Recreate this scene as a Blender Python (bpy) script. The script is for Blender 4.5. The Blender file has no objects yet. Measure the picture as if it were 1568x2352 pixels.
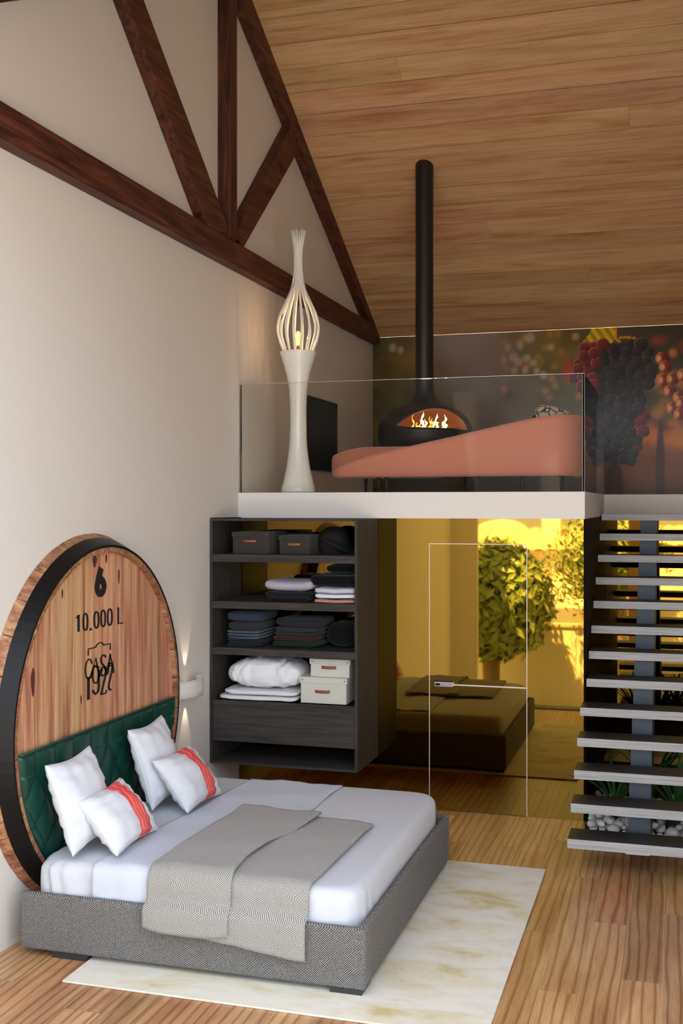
import bpy, bmesh, math, random
import numpy as np
from mathutils import Vector, Matrix
random.seed(7)
D = bpy.data; SC = bpy.context.scene; COL = SC.collection
# ---------------------------------------------------------------- camera, light, exposure
YAW = math.atan(765 / 2577.0)
cam_d = D.cameras.new('camera'); cam = D.objects.new('camera', cam_d); COL.objects.link(cam)
cam.location = (0, 0, 2.5); cam.rotation_euler = (math.pi / 2, 0, YAW)
cam_d.sensor_fit = 'HORIZONTAL'; cam_d.sensor_width = 36.0; cam_d.lens = 36.0 * 2577 / 1568
cam_d.shift_y = -16 / 1568.0; cam_d.clip_start = 0.05; cam_d.clip_end = 400
SC.camera = cam
SC.view_settings.view_transform = 'Standard'; SC.view_settings.look = 'None'
SC.view_settings.gamma = 1.0; SC.view_settings.use_curve_mapping = False
SC.view_settings.exposure = 0.30
W = D.worlds.new('world'); SC.world = W; W.use_nodes = True
wn = W.node_tree.nodes; wl = W.node_tree.links
bg = wn['Background']
sky = wn.new('ShaderNodeTexSky'); sky.sky_type = 'NISHITA'; sky.sun_disc = False
sky.sun_elevation = math.radians(48); sky.sun_rotation = math.radians(-20); sky.altitude = 200
sky.air_density = 1.0; sky.dust_density = 2.5; sky.ozone_density = 1.0
mixw = wn.new('ShaderNodeMix'); mixw.data_type = 'RGBA'; mixw.inputs[0].default_value = 0.6
mixw.inputs[7].default_value = (4.2, 4.35, 4.6, 1)       # thin bright overcast veil over the blue
wl.new(sky.outputs[0], mixw.inputs[6]); wl.new(mixw.outputs[2], bg.inputs[0])
bg.inputs[1].default_value = 0.78
sun_d = D.lights.new('sun', 'SUN'); sun = D.objects.new('sun', sun_d); COL.objects.link(sun)
sun_d.energy = 40.0; sun_d.angle = math.radians(1.0); sun_d.color = (1, 0.94, 0.86)
sun.rotation_euler = Vector((0.45, -1.0, -1.8)).to_track_quat('-Z', 'Y').to_euler()
sun.location = (3, 12, 14)

# ---------------------------------------------------------------- helpers
WORLD = {}
def tag(o, label=None, cat=None, group=None, kind=None):
    if label: o['label'] = label
    if cat: o['category'] = cat
    if group: o['group'] = group
    if kind: o['kind'] = kind
    return o
def thing(name, loc, label, cat, group=None):
    o = D.objects.new(name, None); COL.objects.link(o); o.empty_display_size = 0.1
    o.location = loc; WORLD[o] = Vector(loc)
    return tag(o, label, cat, group)
class MB:
    def __init__(s): s.v = []; s.f = []; s.uv = None
    def box(s, x0, x1, y0, y1, z0, z1):
        n = len(s.v)
        s.v += [(x, y, z) for z in (z0, z1) for y in (y0, y1) for x in (x0, x1)]
        s.f += [tuple(n + i for i in q) for q in ((0, 2, 3, 1), (4, 5, 7, 6), (0, 1, 5, 4), (2, 6, 7, 3), (0, 4, 6, 2), (1, 3, 7, 5))]
        return s
    def grid(s, fn, nu, nv, cu=False, cv=False):
        n = len(s.v)
        for i in range(nu):
            for j in range(nv):
                s.v.append(tuple(fn(i / (nu if cu else nu - 1), j / (nv if cv else nv - 1))))
        for i in range(nu if cu else nu - 1):
            for j in range(nv if cv else nv - 1):
                a = n + i * nv + j; b = n + ((i + 1) % nu) * nv + j
                c = n + ((i + 1) % nu) * nv + (j + 1) % nv; d = n + i * nv + (j + 1) % nv
                s.f.append((a, b, c, d))
        return s
    def lathe(s, prof, c, n=32, axis='Z', closed=False):
        cx, cy, cz = c
        def fn(u, v):
            k = v * (len(prof) if closed else len(prof) - 1)
            r, h = prof[int(round(k)) % len(prof)]; a = u * 2 * math.pi
            if axis == 'Z': return (cx + r * math.cos(a), cy + r * math.sin(a), cz + h)
            return (cx + h, cy + r * math.cos(a), cz + r * math.sin(a))
        return s.grid(fn, n, len(prof), True, closed)
    def tube(s, pts, r, n=8, cap=True):
        pts = [Vector(p) for p in pts]; m = len(pts); base = len(s.v)
        up = Vector((0.13, 0.21, 0.97))
        for i, p in enumerate(pts):
            t = (pts[min(i + 1, m - 1)] - pts[max(i - 1, 0)]).normalized()
            a = t.cross(up);
            if a.length < 0.05: a = t.cross(Vector((1, 0, 0)))
            a.normalize(); b = t.cross(a).normalized()
            rr = r[i] if isinstance(r, (list, tuple)) else r
            for k in range(n):
                q = p + (a * math.cos(2 * math.pi * k / n) + b * math.sin(2 * math.pi * k / n)) * rr
                s.v.append(tuple(q))
        for i in range(m - 1):
            for k in range(n):
                s.f.append((base + i * n + k, base + i * n + (k + 1) % n, base + (i + 1) * n + (k + 1) % n, base + (i + 1) * n + k))
        if cap:
            s.f.append(tuple(base + k for k in reversed(range(n)))); s.f.append(tuple(base + (m - 1) * n + k for k in range(n)))
        return s
    def prism(s, poly, lo, hi, axis='Z'):
        n = len(s.v); m = len(poly)
        def P(a, b, h): return {'Z': (a, b, h), 'X': (h, a, b), 'Y': (a, h, b)}[axis]
        s.v += [P(a, b, lo) for a, b in poly] + [P(a, b, hi) for a, b in poly]
        s.f.append(tuple(n + i for i in reversed(range(m)))); s.f.append(tuple(n + m + i for i in range(m)))
        for i in range(m): s.f.append((n + i, n + (i + 1) % m, n + m + (i + 1) % m, n + m + i))
        return s
    def blob(s, c, size, e=0.5, e2=None, nu=24, nv=16, noise=0.0, seed=0, freq=6, fn=None, rot=None):
        e2 = e2 or e; rnd = random.Random(seed); ph = [rnd.uniform(0, 6.28) for _ in range(9)]
        def sp(x, p): return math.copysign(abs(x) ** p, x)
        def f(u, v):
            a = u * 2 * math.pi; b = -math.pi / 2 + v * math.pi
            x = sp(math.cos(b), e2) * sp(math.cos(a), e); y = sp(math.cos(b), e2) * sp(math.sin(a), e); z = sp(math.sin(b), e2)
            k = 1.0
            X, Y, Z = x * size[0] / 2, y * size[1] / 2, z * size[2] / 2
            if noise:
                d = noise * (math.sin(freq * X * 9 + ph[0] + 3 * math.sin(freq * Y * 4 + ph[1])) + math.sin(freq * (Y * 6 + Z * 7) + ph[2]) * 0.7 + 0.5 * math.sin(freq * 2.3 * (X * 6 - Y * 5) + ph[3]))
                L = math.sqrt(X * X + Y * Y + Z * Z) + 1e-6
                X += d * x; Y += d * y * 0.6; Z += d * z
            p = Vector((X, Y, Z))
            if fn: p = Vector(fn(p, x, y, z))
            if rot is not None: p = rot @ p
            return (c[0] + p.x, c[1] + p.y, c[2] + p.z)
        return s.grid(f, nu, nv, True, False)
    def build(s, name, mat, parent=None, smooth=False, bevel=0, label=None, cat=None, group=None, kind=None, sub=0, solid=0, uv=None, weld=False):
        xs = [p[0] for p in s.v]; ys = [p[1] for p in s.v]; zs = [p[2] for p in s.v]
        o = Vector(((min(xs) + max(xs)) / 2, (min(ys) + max(ys)) / 2, min(zs)))
        me = D.meshes.new(name); me.from_pydata([(a - o.x, b - o.y, c - o.z) for a, b, c in s.v], [], s.f)
        if uv:
            l = me.uv_layers.new(name='UVMap')
            for lp in me.loops: l.data[lp.index].uv = uv[lp.vertex_index]
        bm = bmesh.new(); bm.from_mesh(me)
        if weld: bmesh.ops.remove_doubles(bm, verts=bm.verts, dist=1e-5)
        bmesh.ops.recalc_face_normals(bm, faces=bm.faces); bm.to_mesh(me); bm.free()
        me.materials.append(mat)
        if smooth: me.polygons.foreach_set('use_smooth', [True] * len(me.polygons))
        ob = D.objects.new(name, me); COL.objects.link(ob); WORLD[ob] = o
        if parent: ob.parent = parent; ob.location = o - WORLD[parent]
        else: ob.location = o
        if bevel:
            m = ob.modifiers.new('bevel', 'BEVEL'); m.width = bevel; m.segments = 2; m.limit_method = 'ANGLE'
            m.angle_limit = math.radians(40)
        if solid:
            m = ob.modifiers.new('solid', 'SOLIDIFY'); m.thickness = solid; m.offset = 0
        if sub:
            m = ob.modifiers.new('sub', 'SUBSURF'); m.levels = sub; m.render_levels = sub
        return tag(ob, label, cat, group, kind)
def B(*a): return MB().box(*a)
def struct(name, mb, mat, **k): return mb.build(name, mat, kind='structure', **k)

# ---------------------------------------------------------------- materials
def srgb(r, g, b):
    f = lambda c: (c / 255 / 12.92) if c / 255 <= 0.04045 else ((c / 255 + 0.055) / 1.055) ** 2.4
    return (f(r), f(g), f(b), 1)
def mat(name, col=(0.5, 0.5, 0.5, 1), rough=0.5, metal=0.0, spec=0.5, coat=0.0, sheen=0.0):
    m = D.materials.new(name); m.use_nodes = True; p = m.node_tree.nodes['Principled BSDF']
    p.inputs['Base Color'].default_value = col; p.inputs['Roughness'].default_value = rough
    p.inputs['Metallic'].default_value = metal; p.inputs['Specular IOR Level'].default_value = spec
    if coat: p.inputs['Coat Weight'].default_value = coat; p.inputs['Coat Roughness'].default_value = 0.1
    if sheen: p.inputs['Sheen Weight'].default_value = sheen
    return m
class NT:
    def __init__(s, m): s.t = m.node_tree; s.p = s.t.nodes['Principled BSDF']; s.m = m
    def n(s, t, **k):
        o = s.t.nodes.new(t)
        for a, b in k.items(): setattr(o, a, b)
        return o
    def l(s, a, b): s.t.links.new(a, b)
    def math(s, op, a, b=None):
        o = s.n('ShaderNodeMath', operation=op)
        for i, x in enumerate((a, b)):
            if x is None: continue
            if isinstance(x, (int, float)): o.inputs[i].default_value = x
            else: s.l(x, o.inputs[i])
        return o.outputs[0]
    def coord(s, scale=(1, 1, 1), rnd=0.0, rot=(0, 0, 0), kind='Object'):
        tc = s.n('ShaderNodeTexCoord'); mp = s.n('ShaderNodeMapping')
        mp.inputs['Scale'].default_value = scale; mp.inputs['Rotation'].default_value = rot
        src = tc.outputs[kind]
        if rnd:
            oi = s.n('ShaderNodeObjectInfo'); add = s.n('ShaderNodeVectorMath', operation='ADD')
            k = s.math('MULTIPLY', oi.outputs['Random'], rnd)
            cb = s.n('ShaderNodeCombineXYZ')
            for i in range(3): s.l(k, cb.inputs[i])
            s.l(src, add.inputs[0]); s.l(cb.outputs[0], add.inputs[1]); src = add.outputs[0]
        s.l(src, mp.inputs['Vector']); return mp.outputs[0]
    def noise(s, vec, scale=1, detail=4, rough=0.5, dist=0.0):
        o = s.n('ShaderNodeTexNoise'); s.l(vec, o.inputs['Vector'])
        o.inputs['Scale'].default_value = scale; o.inputs['Detail'].default_value = detail
        o.inputs['Roughness'].default_value = rough; o.inputs['Distortion'].default_value = dist
        return o.outputs['Fac']
    def wave(s, vec, scale=1, dist=0, detail=2, dscale=1, dirn='X'):
        o = s.n('ShaderNodeTexWave', bands_direction=dirn); s.l(vec, o.inputs['Vector'])
        o.inputs['Scale'].default_value = scale; o.inputs['Distortion'].default_value = dist
        o.inputs['Detail'].default_value = detail; o.inputs['Detail Scale'].default_value = dscale
        return o.outputs['Fac']
    def ramp(s, fac, stops):
        o = s.n('ShaderNodeValToRGB'); e = o.color_ramp.elements
        while len(e) < len(stops): e.new(0.5)
        for i, (p, c) in enumerate(stops): e[i].position = p; e[i].color = c
        s.l(fac, o.inputs[0]); return o.outputs[0]
    def mix(s, a, b, fac, mode='MIX'):
        o = s.n('ShaderNodeMix', data_type='RGBA', blend_type=mode)
        for x, i in ((fac, 0), (a, 6), (b, 7)):
            if isinstance(x, (int, float, tuple)): o.inputs[i].default_value = x
            else: s.l(x, o.inputs[i])
        return o.outputs[2]
    def vary(s, col, amt=0.25, hue=0.02):
        oi = s.n('ShaderNodeObjectInfo'); h = s.n('ShaderNodeHueSaturation')
        s.l(col, h.inputs['Color'])
        s.l(s.math('ADD', s.math('MULTIPLY', oi.outputs['Random'], amt), 1 - amt / 2), h.inputs['Value'])
        k = s.math('FRACT', s.math('MULTIPLY', oi.outputs['Random'], 17.3))
        s.l(s.math('ADD', s.math('MULTIPLY', k, hue), 0.5 - hue / 2), h.inputs['Hue'])
        return h.outputs[0]
    def base(s, c): s.l(c, s.p.inputs['Base Color'])
    def bump(s, h, dist=0.002, strength=0.5):
        o = s.n('ShaderNodeBump'); o.inputs['Distance'].default_value = dist; o.inputs['Strength'].default_value = strength
        s.l(h, o.inputs['Height']); s.l(o.outputs[0], s.p.inputs['Normal'])
def wood(name, stops, long_axis, sc_long, sc_cross, rough=0.5, vary=0.25, hue=0.02, lines=0.35, line_scale=3.0, bump=0.001, spec=0.4, dist=0.6):
    m = mat(name, rough=rough, spec=spec); t = NT(m)
    sc = [sc_cross] * 3; sc['XYZ'.index(long_axis)] = sc_long
    v = t.coord(tuple(sc), rnd=40)
    a = t.noise(v, 1.0, 6, 0.6, dist)
    c = t.ramp(a, stops)
    sc2 = [sc_cross * line_scale] * 3; sc2['XYZ'.index(long_axis)] = sc_long * 1.3
    b = t.noise(t.coord(tuple(sc2), rnd=40), 1.0, 8, 0.7, 0.2)
    g = t.ramp(b, [(0.30, (1 - lines, 1 - lines * 1.1, 1 - lines * 1.2, 1)), (0.62, (1.05, 1.05, 1.05, 1))])
    c = t.mix(c, g, 1.0, 'MULTIPLY')
    t.base(t.vary(c, vary, hue)); t.bump(b, bump, 0.6)
    return m
M = {}
M['plaster'] = mat('warm_white_plaster', srgb(224, 216, 207), 0.85, spec=0.2)
t = NT(M['plaster']); t.bump(t.noise(t.coord((30, 30, 30)), 1, 3), 0.0008, 0.15)
M['slab'] = mat('white_painted_slab', srgb(236, 230, 225), 0.7, spec=0.2)
M['truss'] = wood('dark_red_brown_beam', [(0.3, srgb(44, 20, 15)), (0.5, srgb(84, 42, 30)), (0.72, srgb(122, 70, 50))], 'Y', 2.0, 22, 0.55, 0.15, 0.01, 0.5, 3, 0.003)
M['truss_v'] = wood('dark_red_brown_post', [(0.3, srgb(40, 18, 14)), (0.5, srgb(80, 40, 28)), (0.72, srgb(116, 66, 47))], 'Z', 2.0, 22, 0.55, 0.1, 0.01, 0.5, 3, 0.003)
M['ceil'] = wood('ceiling_oak_board', [(0.25, srgb(178, 126, 84)), (0.42, srgb(214, 166, 122)), (0.58, srgb(228, 188, 146)), (0.75, srgb(214, 162, 116))], 'X', 0.9, 9, 0.5, 0.22, 0.022, 0.22, 5, 0.0006)
M['ceil_back'] = mat('ceiling_gap_dark', srgb(70, 42, 26), 0.8)
# floor: ash boards with cathedral grain
m = mat('ash_floor_board', rough=0.34, spec=0.45); t = NT(m); M['floor'] = m
w1 = t.wave(t.coord((1.0, 0.075, 1), rnd=60), 5.5, 6.0, 2, 1.3, 'X')
n1 = t.noise(t.coord((5, 0.7, 1), rnd=60), 1, 4, 0.6, 0.4)
n2 = t.noise(t.coord((150, 5, 1), rnd=60), 1, 4, 0.6)
c = t.ramp(n1, [(0.3, srgb(168, 118, 78)), (0.5, srgb(196, 150, 106)), (0.7, srgb(214, 176, 130))])
g = t.ramp(w1, [(0.0, (0.56, 0.42, 0.30, 1)), (0.12, (0.80, 0.71, 0.60, 1)), (0.36, (1.0, 1.0, 1.0, 1)), (1, (1.03, 1.03, 1.03, 1))])
c = t.mix(c, g, 0.85, 'MULTIPLY')
g2 = t.ramp(n2, [(0.35, (0.74, 0.68, 0.60, 1)), (0.6, (1.03, 1.03, 1.03, 1))])
c = t.mix(c, g2, 0.7, 'MULTIPLY')
t.base(t.vary(c, 0.32, 0.012)); t.bump(n2, 0.0004, 0.3)
M['grout'] = mat('pale_board_joint', srgb(232, 212, 184), 0.6)
M['barrel'] = wood('barrel_head_wood', [(0.25, srgb(140, 78, 62)), (0.42, srgb(186, 122, 94)), (0.55, srgb(212, 162, 122)), (0.75, srgb(226, 188, 146))], 'Z', 0.9, 16, 0.45, 0.16, 0.02, 0.34, 6, 0.0008, dist=0.3)
t = NT(M['barrel'])      # knots and dark stains that belong to the boards
M['stave'] = wood('barrel_stave_wood', [(0.3, srgb(112, 68, 48)), (0.5, srgb(168, 116, 84)), (0.7, srgb(202, 156, 116))], 'X', 8, 26, 0.6, 0.25, 0.02, 0.45, 2, 0.002)
M['black_metal'] = mat('black_hoop_metal', srgb(26, 24, 24), 0.45, 0.6)
M['black_paint'] = mat('black_lettering_paint', srgb(24, 20, 19), 0.6)
M['green'] = mat('green_leather', srgb(14, 62, 50), 0.33, spec=0.5); t = NT(M['green']); t.bump(t.noise(t.coord((160, 160, 160)), 1, 3), 0.0006, 0.3)
def fabric(name, col, rough=0.9, sc=60, bump=0.002, st=0.4, sheen=0.1):
    m = mat(name, col, rough, spec=0.15, sheen=sheen); t = NT(m)
    t.bump(t.noise(t.coord((sc, sc, sc)), 1, 4, 0.6, 0.5), bump, st); return m
M['sheet'] = fabric('white_bed_linen', srgb(204, 207, 214), sc=7, bump=0.012, st=0.35)
M['topsheet'] = fabric('cool_white_top_sheet', srgb(202, 209, 221), sc=5, bump=0.012, st=0.3)
M['pillow'] = fabric('white_pillow_cotton', srgb(214, 216, 221), sc=14, bump=0.006, st=0.35)
m = mat('coral_ribbed_band', srgb(226, 82, 76), 0.7, spec=0.2); t = NT(m); M['coral'] = m
n = t.noise(t.coord((6, 60, 6)), 1, 4, 0.6, 0.6)
t.base(t.ramp(n, [(0.35, srgb(214, 60, 58)), (0.6, srgb(236, 112, 104)), (0.75, srgb(240, 150, 142))])); t.bump(n, 0.006, 0.6)
# bed tweed
m = mat('grey_tweed', rough=0.95, spec=0.1); t = NT(m); M['tweed'] = m
v = t.coord((1, 1, 1)); tc = t.n('ShaderNodeSeparateXYZ'); t.l(v, tc.inputs[0])
h = t.math('ADD', tc.outputs[0], tc.outputs[1])
dg = t.math('ADD', t.math('MULTIPLY', h, 0.8), tc.outputs[2])
s1 = t.math('SINE', t.math('MULTIPLY', dg, 620.0))
dg2 = t.math('SUBTRACT', t.math('MULTIPLY', h, 0.9), tc.outputs[2])
s2 = t.math('SINE', t.math('MULTIPLY', dg2, 480.0))
nn = t.noise(t.coord((260, 260, 260)), 1, 3, 0.7)
q = t.math('ADD', t.math('MULTIPLY', s1, 0.22), t.math('ADD', t.math('MULTIPLY', s2, 0.12), nn))
t.base(t.ramp(q, [(0.30, srgb(24, 24, 25)), (0.52, srgb(98, 96, 95)), (0.80, srgb(196, 192, 188))])); t.bump(q, 0.002, 0.6)
# herringbone throw
m = mat('herringbone_wool', rough=0.95, spec=0.1, sheen=0.2); t = NT(m); M['throw'] = m
tc = t.n('ShaderNodeTexCoord'); sp = t.n('ShaderNodeSeparateXYZ'); t.l(tc.outputs['UV'], sp.inputs[0])
pp = t.n('ShaderNodeMath', operation='PINGPONG'); t.l(sp.outputs[1], pp.inputs[0]); pp.inputs[1].default_value = 0.042
nz = t.noise(t.coord((60, 60, 60), kind='UV'), 1, 3, 0.6)
ph = t.math('ADD', t.math('ADD', sp.outputs[0], t.math('MULTIPLY', pp.outputs[0], 1.15)), t.math('MULTIPLY', nz, 0.008))
si = t.math('SINE', t.math('MULTIPLY', ph, 480.0))
nf = t.noise(t.coord((420, 420, 420), kind='UV'), 1, 3, 0.7)
q = t.math('ADD', t.math('MULTIPLY', si, 0.2), nf)
t.base(t.ramp(q, [(0.25, srgb(96, 94, 90)), (0.5, srgb(158, 155, 149)), (0.72, srgb(208, 205, 198))])); t.bump(q, 0.003, 0.7)
M['feet'] = mat('dark_grey_bed_foot', srgb(58, 62, 68), 0.4, 0.3)
m = mat('cream_silk_rug', rough=0.75, spec=0.2, sheen=0.2); t = NT(m); M['rug'] = m
n = t.noise(t.coord((1.3, 2.6, 1)), 1, 7, 0.62, 0.5); n2 = t.noise(t.coord((4, 9, 1)), 1, 6, 0.65, 0.3)
c = t.ramp(n, [(0.36, srgb(208, 188, 132)), (0.42, srgb(226, 216, 186)), (0.52, srgb(234, 230, 216)), (0.70, srgb(224, 218, 200))])
c2 = t.ramp(n2, [(0.34, (0.90, 0.86, 0.76, 1)), (0.48, (1, 1, 1, 1)), (0.66, (1.02, 1.0, 0.97, 1))])
t.base(t.mix(c, c2, 0.8, 'MULTIPLY')); t.bump(n2, 0.002, 0.3)
M['cab'] = wood('charcoal_oak_veneer', [(0.3, srgb(50, 47, 45)), (0.6, srgb(74, 69, 66))], 'X', 2.5, 45, 0.6, 0.02, 0.0, 0.22, 3, 0.0004, spec=0.12)
M['cab_v'] = wood('charcoal_oak_veneer_upright', [(0.3, srgb(50, 47, 45)), (0.6, srgb(72, 67, 64))], 'Z', 2.5, 45, 0.6, 0.02, 0.0, 0.22, 3, 0.0004, spec=0.12)
M['nosing'] = wood('brushed_grey_edge', [(0.3, srgb(150, 150, 152)), (0.6, srgb(190, 190, 192))], 'X', 2.0, 130, 0.4, 0.03, 0.0, 0.3, 3, 0.0004)
M['tread'] = mat('black_stair_tread', srgb(26, 26, 29), 0.5)
M['steel'] = mat('blue_grey_steel', srgb(62, 70, 82), 0.5, 0.3)
M['steel_light'] = mat('light_steel', srgb(190, 190, 195), 0.35, 0.8)
M['chrome'] = mat('chrome', srgb(225, 225, 230), 0.12, 1.0)
M['strip'] = mat('pale_metal_strip', srgb(220, 205, 196), 0.4, 0.2)
M['amber'] = mat('amber_mirror_glass', (0.27, 0.160, 0.028, 1), 0.02, 1.0)
M['leather'] = mat('tan_leather', srgb(140, 78, 54), 0.5)
M['dark_card'] = fabric('charcoal_card', srgb(60, 54, 52), 0.8, sc=200, bump=0.0005)
M['cream_card'] = fabric('cream_card', srgb(205, 203, 192), 0.8, sc=200, bump=0.0005)
M['rivet'] = mat('small_rivet', srgb(120, 118, 112), 0.3, 0.9)
M['rivet_dark'] = mat('small_dark_rivet', srgb(50, 46, 42), 0.4, 0.5)
M['white_gloss'] = mat('white_gloss_lacquer', srgb(238, 236, 232), 0.18, spec=0.5, coat=0.3)
M['sconce'] = mat('off_white_sconce', srgb(222, 220, 208), 0.55)
M['dark_side'] = mat('near_black_brown_lacquer', srgb(20, 12, 9), 0.6, spec=0.04)
M['hood'] = mat('matt_black_steel', srgb(34, 30, 30), 0.42, 0.2)
M['copper'] = mat('warm_firebox_steel', srgb(176, 122, 78), 0.6, 0.0)
M['tv'] = mat('black_tv_screen', srgb(16, 18, 20), 0.12)
M['tv_edge'] = mat('grey_tv_edge', srgb(90, 90, 88), 0.4, 0.4)
M['velvet'] = mat('pink_velvet', srgb(216, 140, 118), 0.75, spec=0.2, sheen=0.5)
M['leg'] = mat('dark_wood_leg', srgb(36, 26, 24), 0.4)
def emis(name, col, s):
    m = D.materials.new(name); m.use_nodes = True; n = m.node_tree.nodes; n.remove(n['Principled BSDF'])
    e = n.new('ShaderNodeEmission'); e.inputs[0].default_value = col; e.inputs[1].default_value = s
    m.node_tree.links.new(e.outputs[0], n['Material Output'].inputs[0]); return m
M['bulb'] = emis('glowing_bulb', (1, 0.62, 0.25, 1), 1.3)
# clear glass: fresnel mix of transparent and mirror
def clear(name, tint, gl=1.0):
    m = D.materials.new(name); m.use_nodes = True; n = m.node_tree.nodes; l = m.node_tree.links
    n.remove(n['Principled BSDF']); tr = n.new('ShaderNodeBsdfTransparent'); tr.inputs[0].default_value = tint
    g = n.new('ShaderNodeBsdfGlossy'); g.inputs['Roughness'].default_value = 0.03; g.inputs[0].default_value = (gl, gl, gl, 1)
    fr = n.new('ShaderNodeFresnel'); fr.inputs[0].default_value = 1.11
    mx = n.new('ShaderNodeMixShader'); l.new(fr.outputs[0], mx.inputs[0]); l.new(tr.outputs[0], mx.inputs[1]); l.new(g.outputs[0], mx.inputs[2])
    l.new(mx.outputs[0], n['Material Output'].inputs[0]); return m
M['glass'] = clear('clear_railing_glass', (0.955, 0.955, 0.94, 1))
M['glass_edge'] = mat('polished_glass_edge', srgb(176, 170, 160), 0.15, spec=0.8)
M['leaf'] = mat('green_leaf', srgb(52, 110, 44), 0.5, sheen=0.1); t = NT(M['leaf'])
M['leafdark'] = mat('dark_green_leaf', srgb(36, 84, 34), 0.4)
m = mat('white_pebble', srgb(226, 226, 228), 0.45); M['pebble'] = m; t = NT(m); c = t.noise(t.coord((8, 8, 8), rnd=9), 1, 4)
t.base(t.vary(t.ramp(c, [(0.3, srgb(196, 196, 200)), (0.6, srgb(232, 232, 234))]), 0.2, 0))
M['soil'] = mat('dark_planter_soil', srgb(22, 18, 16), 0.9)
M['stone'] = mat('pale_garden_render', srgb(240, 232, 214), 0.9)
M['ground'] = mat('pale_garden_gravel', srgb(112, 110, 107), 0.95)
M['tile'] = mat('terracotta_roof_tile', srgb(228, 196, 160), 0.85)
M['tree_leaf'] = mat('garden_tree_leaf', srgb(140, 156, 92), 0.5)
M['bark'] = mat('grey_bark', srgb(128, 108, 84), 0.9)
M['timber'] = mat('dark_stand_in_post', srgb(60, 34, 20), 0.7)  # dark tone keeps the sunlit added post dark in the mirror
M['panel_dark'] = mat('dark_art_panel', srgb(84, 62, 52), 0.6)
M['knot'] = mat('dark_knot', srgb(82, 48, 36), 0.5)
# ================================================================= structure
XL, XR = -3.61, 1.30
YG, YM, YB = 9.05, 11.57, 13.54
ZS, ZT = 2.39, 2.606
YF, YRID = 3.8, 8.55
def roofz(y): return 4.57 + 0.52 * (YB - y) if y >= YRID else 4.57 + 0.52 * (YB - YRID) - 0.52 * (YRID - y)
gable = [(YF, 0), (YB, 0), (YB, roofz(YB)), (YRID, roofz(YRID)), (YF, roofz(YF))]
gb = [(YF, -1.4), (YB, -1.4)] + gable[2:]
struct('wall_left', MB().prism(gb, XL - 0.25, XL, 'X'), M['plaster'])
struct('wall_right', MB().prism(gb, XR, XR + 0.25, 'X'), M['plaster'])
struct('wall_back', B(XL - 0.25, XR + 0.25, YB, YB + 0.25, -1.4, roofz(YB)), M['plaster'])
struct('wall_added_wing', B(XL - 0.2, XL, -0.5, YF, -1.4, 4.4), M['plaster'])  # added wing wall, reflected in place of the room's front wall
struct('wall_added_return', B(XL, -3.16, -0.62, -0.5, -1.4, 4.4), M['plaster'])  # added return, continues the stand-in for the mirrored front wall
# ---- floor
fl = struct('floor', B(XL, XR, 4.05, YB, -0.3, -0.0016), M['grout'])
joint0 = {-1: 7.138, 0: 6.09, 1: 6.885, 2: 5.838, 3: 6.635, 4: 5.42, 5: 6.373}
LEN = 1.846
k = -8
while True:
    x1 = -0.0615 - 0.2035 * k; x0 = x1 - 0.2035
    if x1 <= XL: break
    rnd = random.Random(k * 13 + 5)
    y = joint0.get(k, 5.1 + LEN * ((k * 0.37 + 0.11) % 1.0))
    while y > 4.05: y -= LEN
    while y < 9.6:
        a, b = max(y, 4.05), min(y + LEN, 9.6)
        if b - a > 0.03 and x0 < XR:
            B(max(x0, XL) + 0.0013, min(x1, XR) - 0.0013, a + 0.0015, b - 0.0015, -0.0014, rnd.uniform(-0.0004, 0.0004)).build('plank', M['floor'], fl)
        y += LEN
    k += 1
B(XL, XR, 9.6, YB, -0.0014, 0).build('far_boards', M['floor'], fl, kind='stuff')
struct('trim_threshold', B(XL, XR, 4.0, 4.22, -0.02, 0.012), M['hood'])
struct('trim_foundation', B(XL, XR, 3.98, 4.05, -1.4, -0.02), M['stone'])
# ---- roof slabs with boards
sl = math.atan(0.52)
def slab_roof(name, ya, yb):
    za, zb = roofz(ya), roofz(yb)
    poly = [(ya, za + 0.03), (yb, zb + 0.03), (yb, zb + 0.30), (ya, za + 0.30)]
    return struct(name, MB().prism(poly, XL - 0.3, XR + 0.3, 'X'), M['ceil_back'])
def board(parent, y0, y1, x0, x1, sgn, dn):
    g = 0.0048; L = (y1 - y0) / math.cos(sl)
    mb = B(-(x1 - x0) / 2 + 0.001, (x1 - x0) / 2 - 0.001, -L / 2 + g, L / 2 - g, 0, 0.022)
    o = mb.build('plank', M['ceil'], parent)
    ym = (y0 + y1) / 2; o.location = Vector(((x0 + x1) / 2, ym, roofz(ym) - dn)) - WORLD[parent]
    o.rotation_euler = (-sl * sgn, 0, 0)
    return o
ce = slab_roof('ceiling', YRID, YB)
ends = {3: -0.9, 6: -1.9, 9: 0.35, 11: -0.4, 14: -2.4, 17: 0.1}
for i in range(20):
    y1 = 13.515 - 0.2485 * i; y0 = max(y1 - 0.2485, YRID); y1 = min(y1, YB)
    rnd = random.Random(i * 7); dn = 0.0 + rnd.uniform(-0.002, 0.002)
    xs = [XL, ends[i], XR] if i in ends else [XL, XR]
    for a, b in zip(xs, xs[1:]): board(ce, y0, y1, a, b, 1, dn)
ce2 = slab_roof('ceiling.001', YF, YRID); ce2['kind'] = 'structure'
for i in range(19):
    y0 = YF + 0.25 * i; board(ce2, y0, y0 + 0.25, XL, XR, -1, 0.0)
struct('trim_ceiling_edge', B(XL, XR, YB - 0.03, YB, 4.585, 4.625), M['ceil'])
struct('trim_eave', B(XL - 0.3, XR + 0.3, YF - 0.02, YF, roofz(YF) - 0.02, roofz(YF) + 0.3), M['truss'])
# ---- mezzanine
ms = MB().prism([(XL, YG - 0.02), (-0.68, YG - 0.02), (-0.68, YM), (XR, YM), (XR, YB), (XL, YB)], ZS, ZT, 'Z')
struct('floor_mezzanine', ms, M['slab'])
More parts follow.
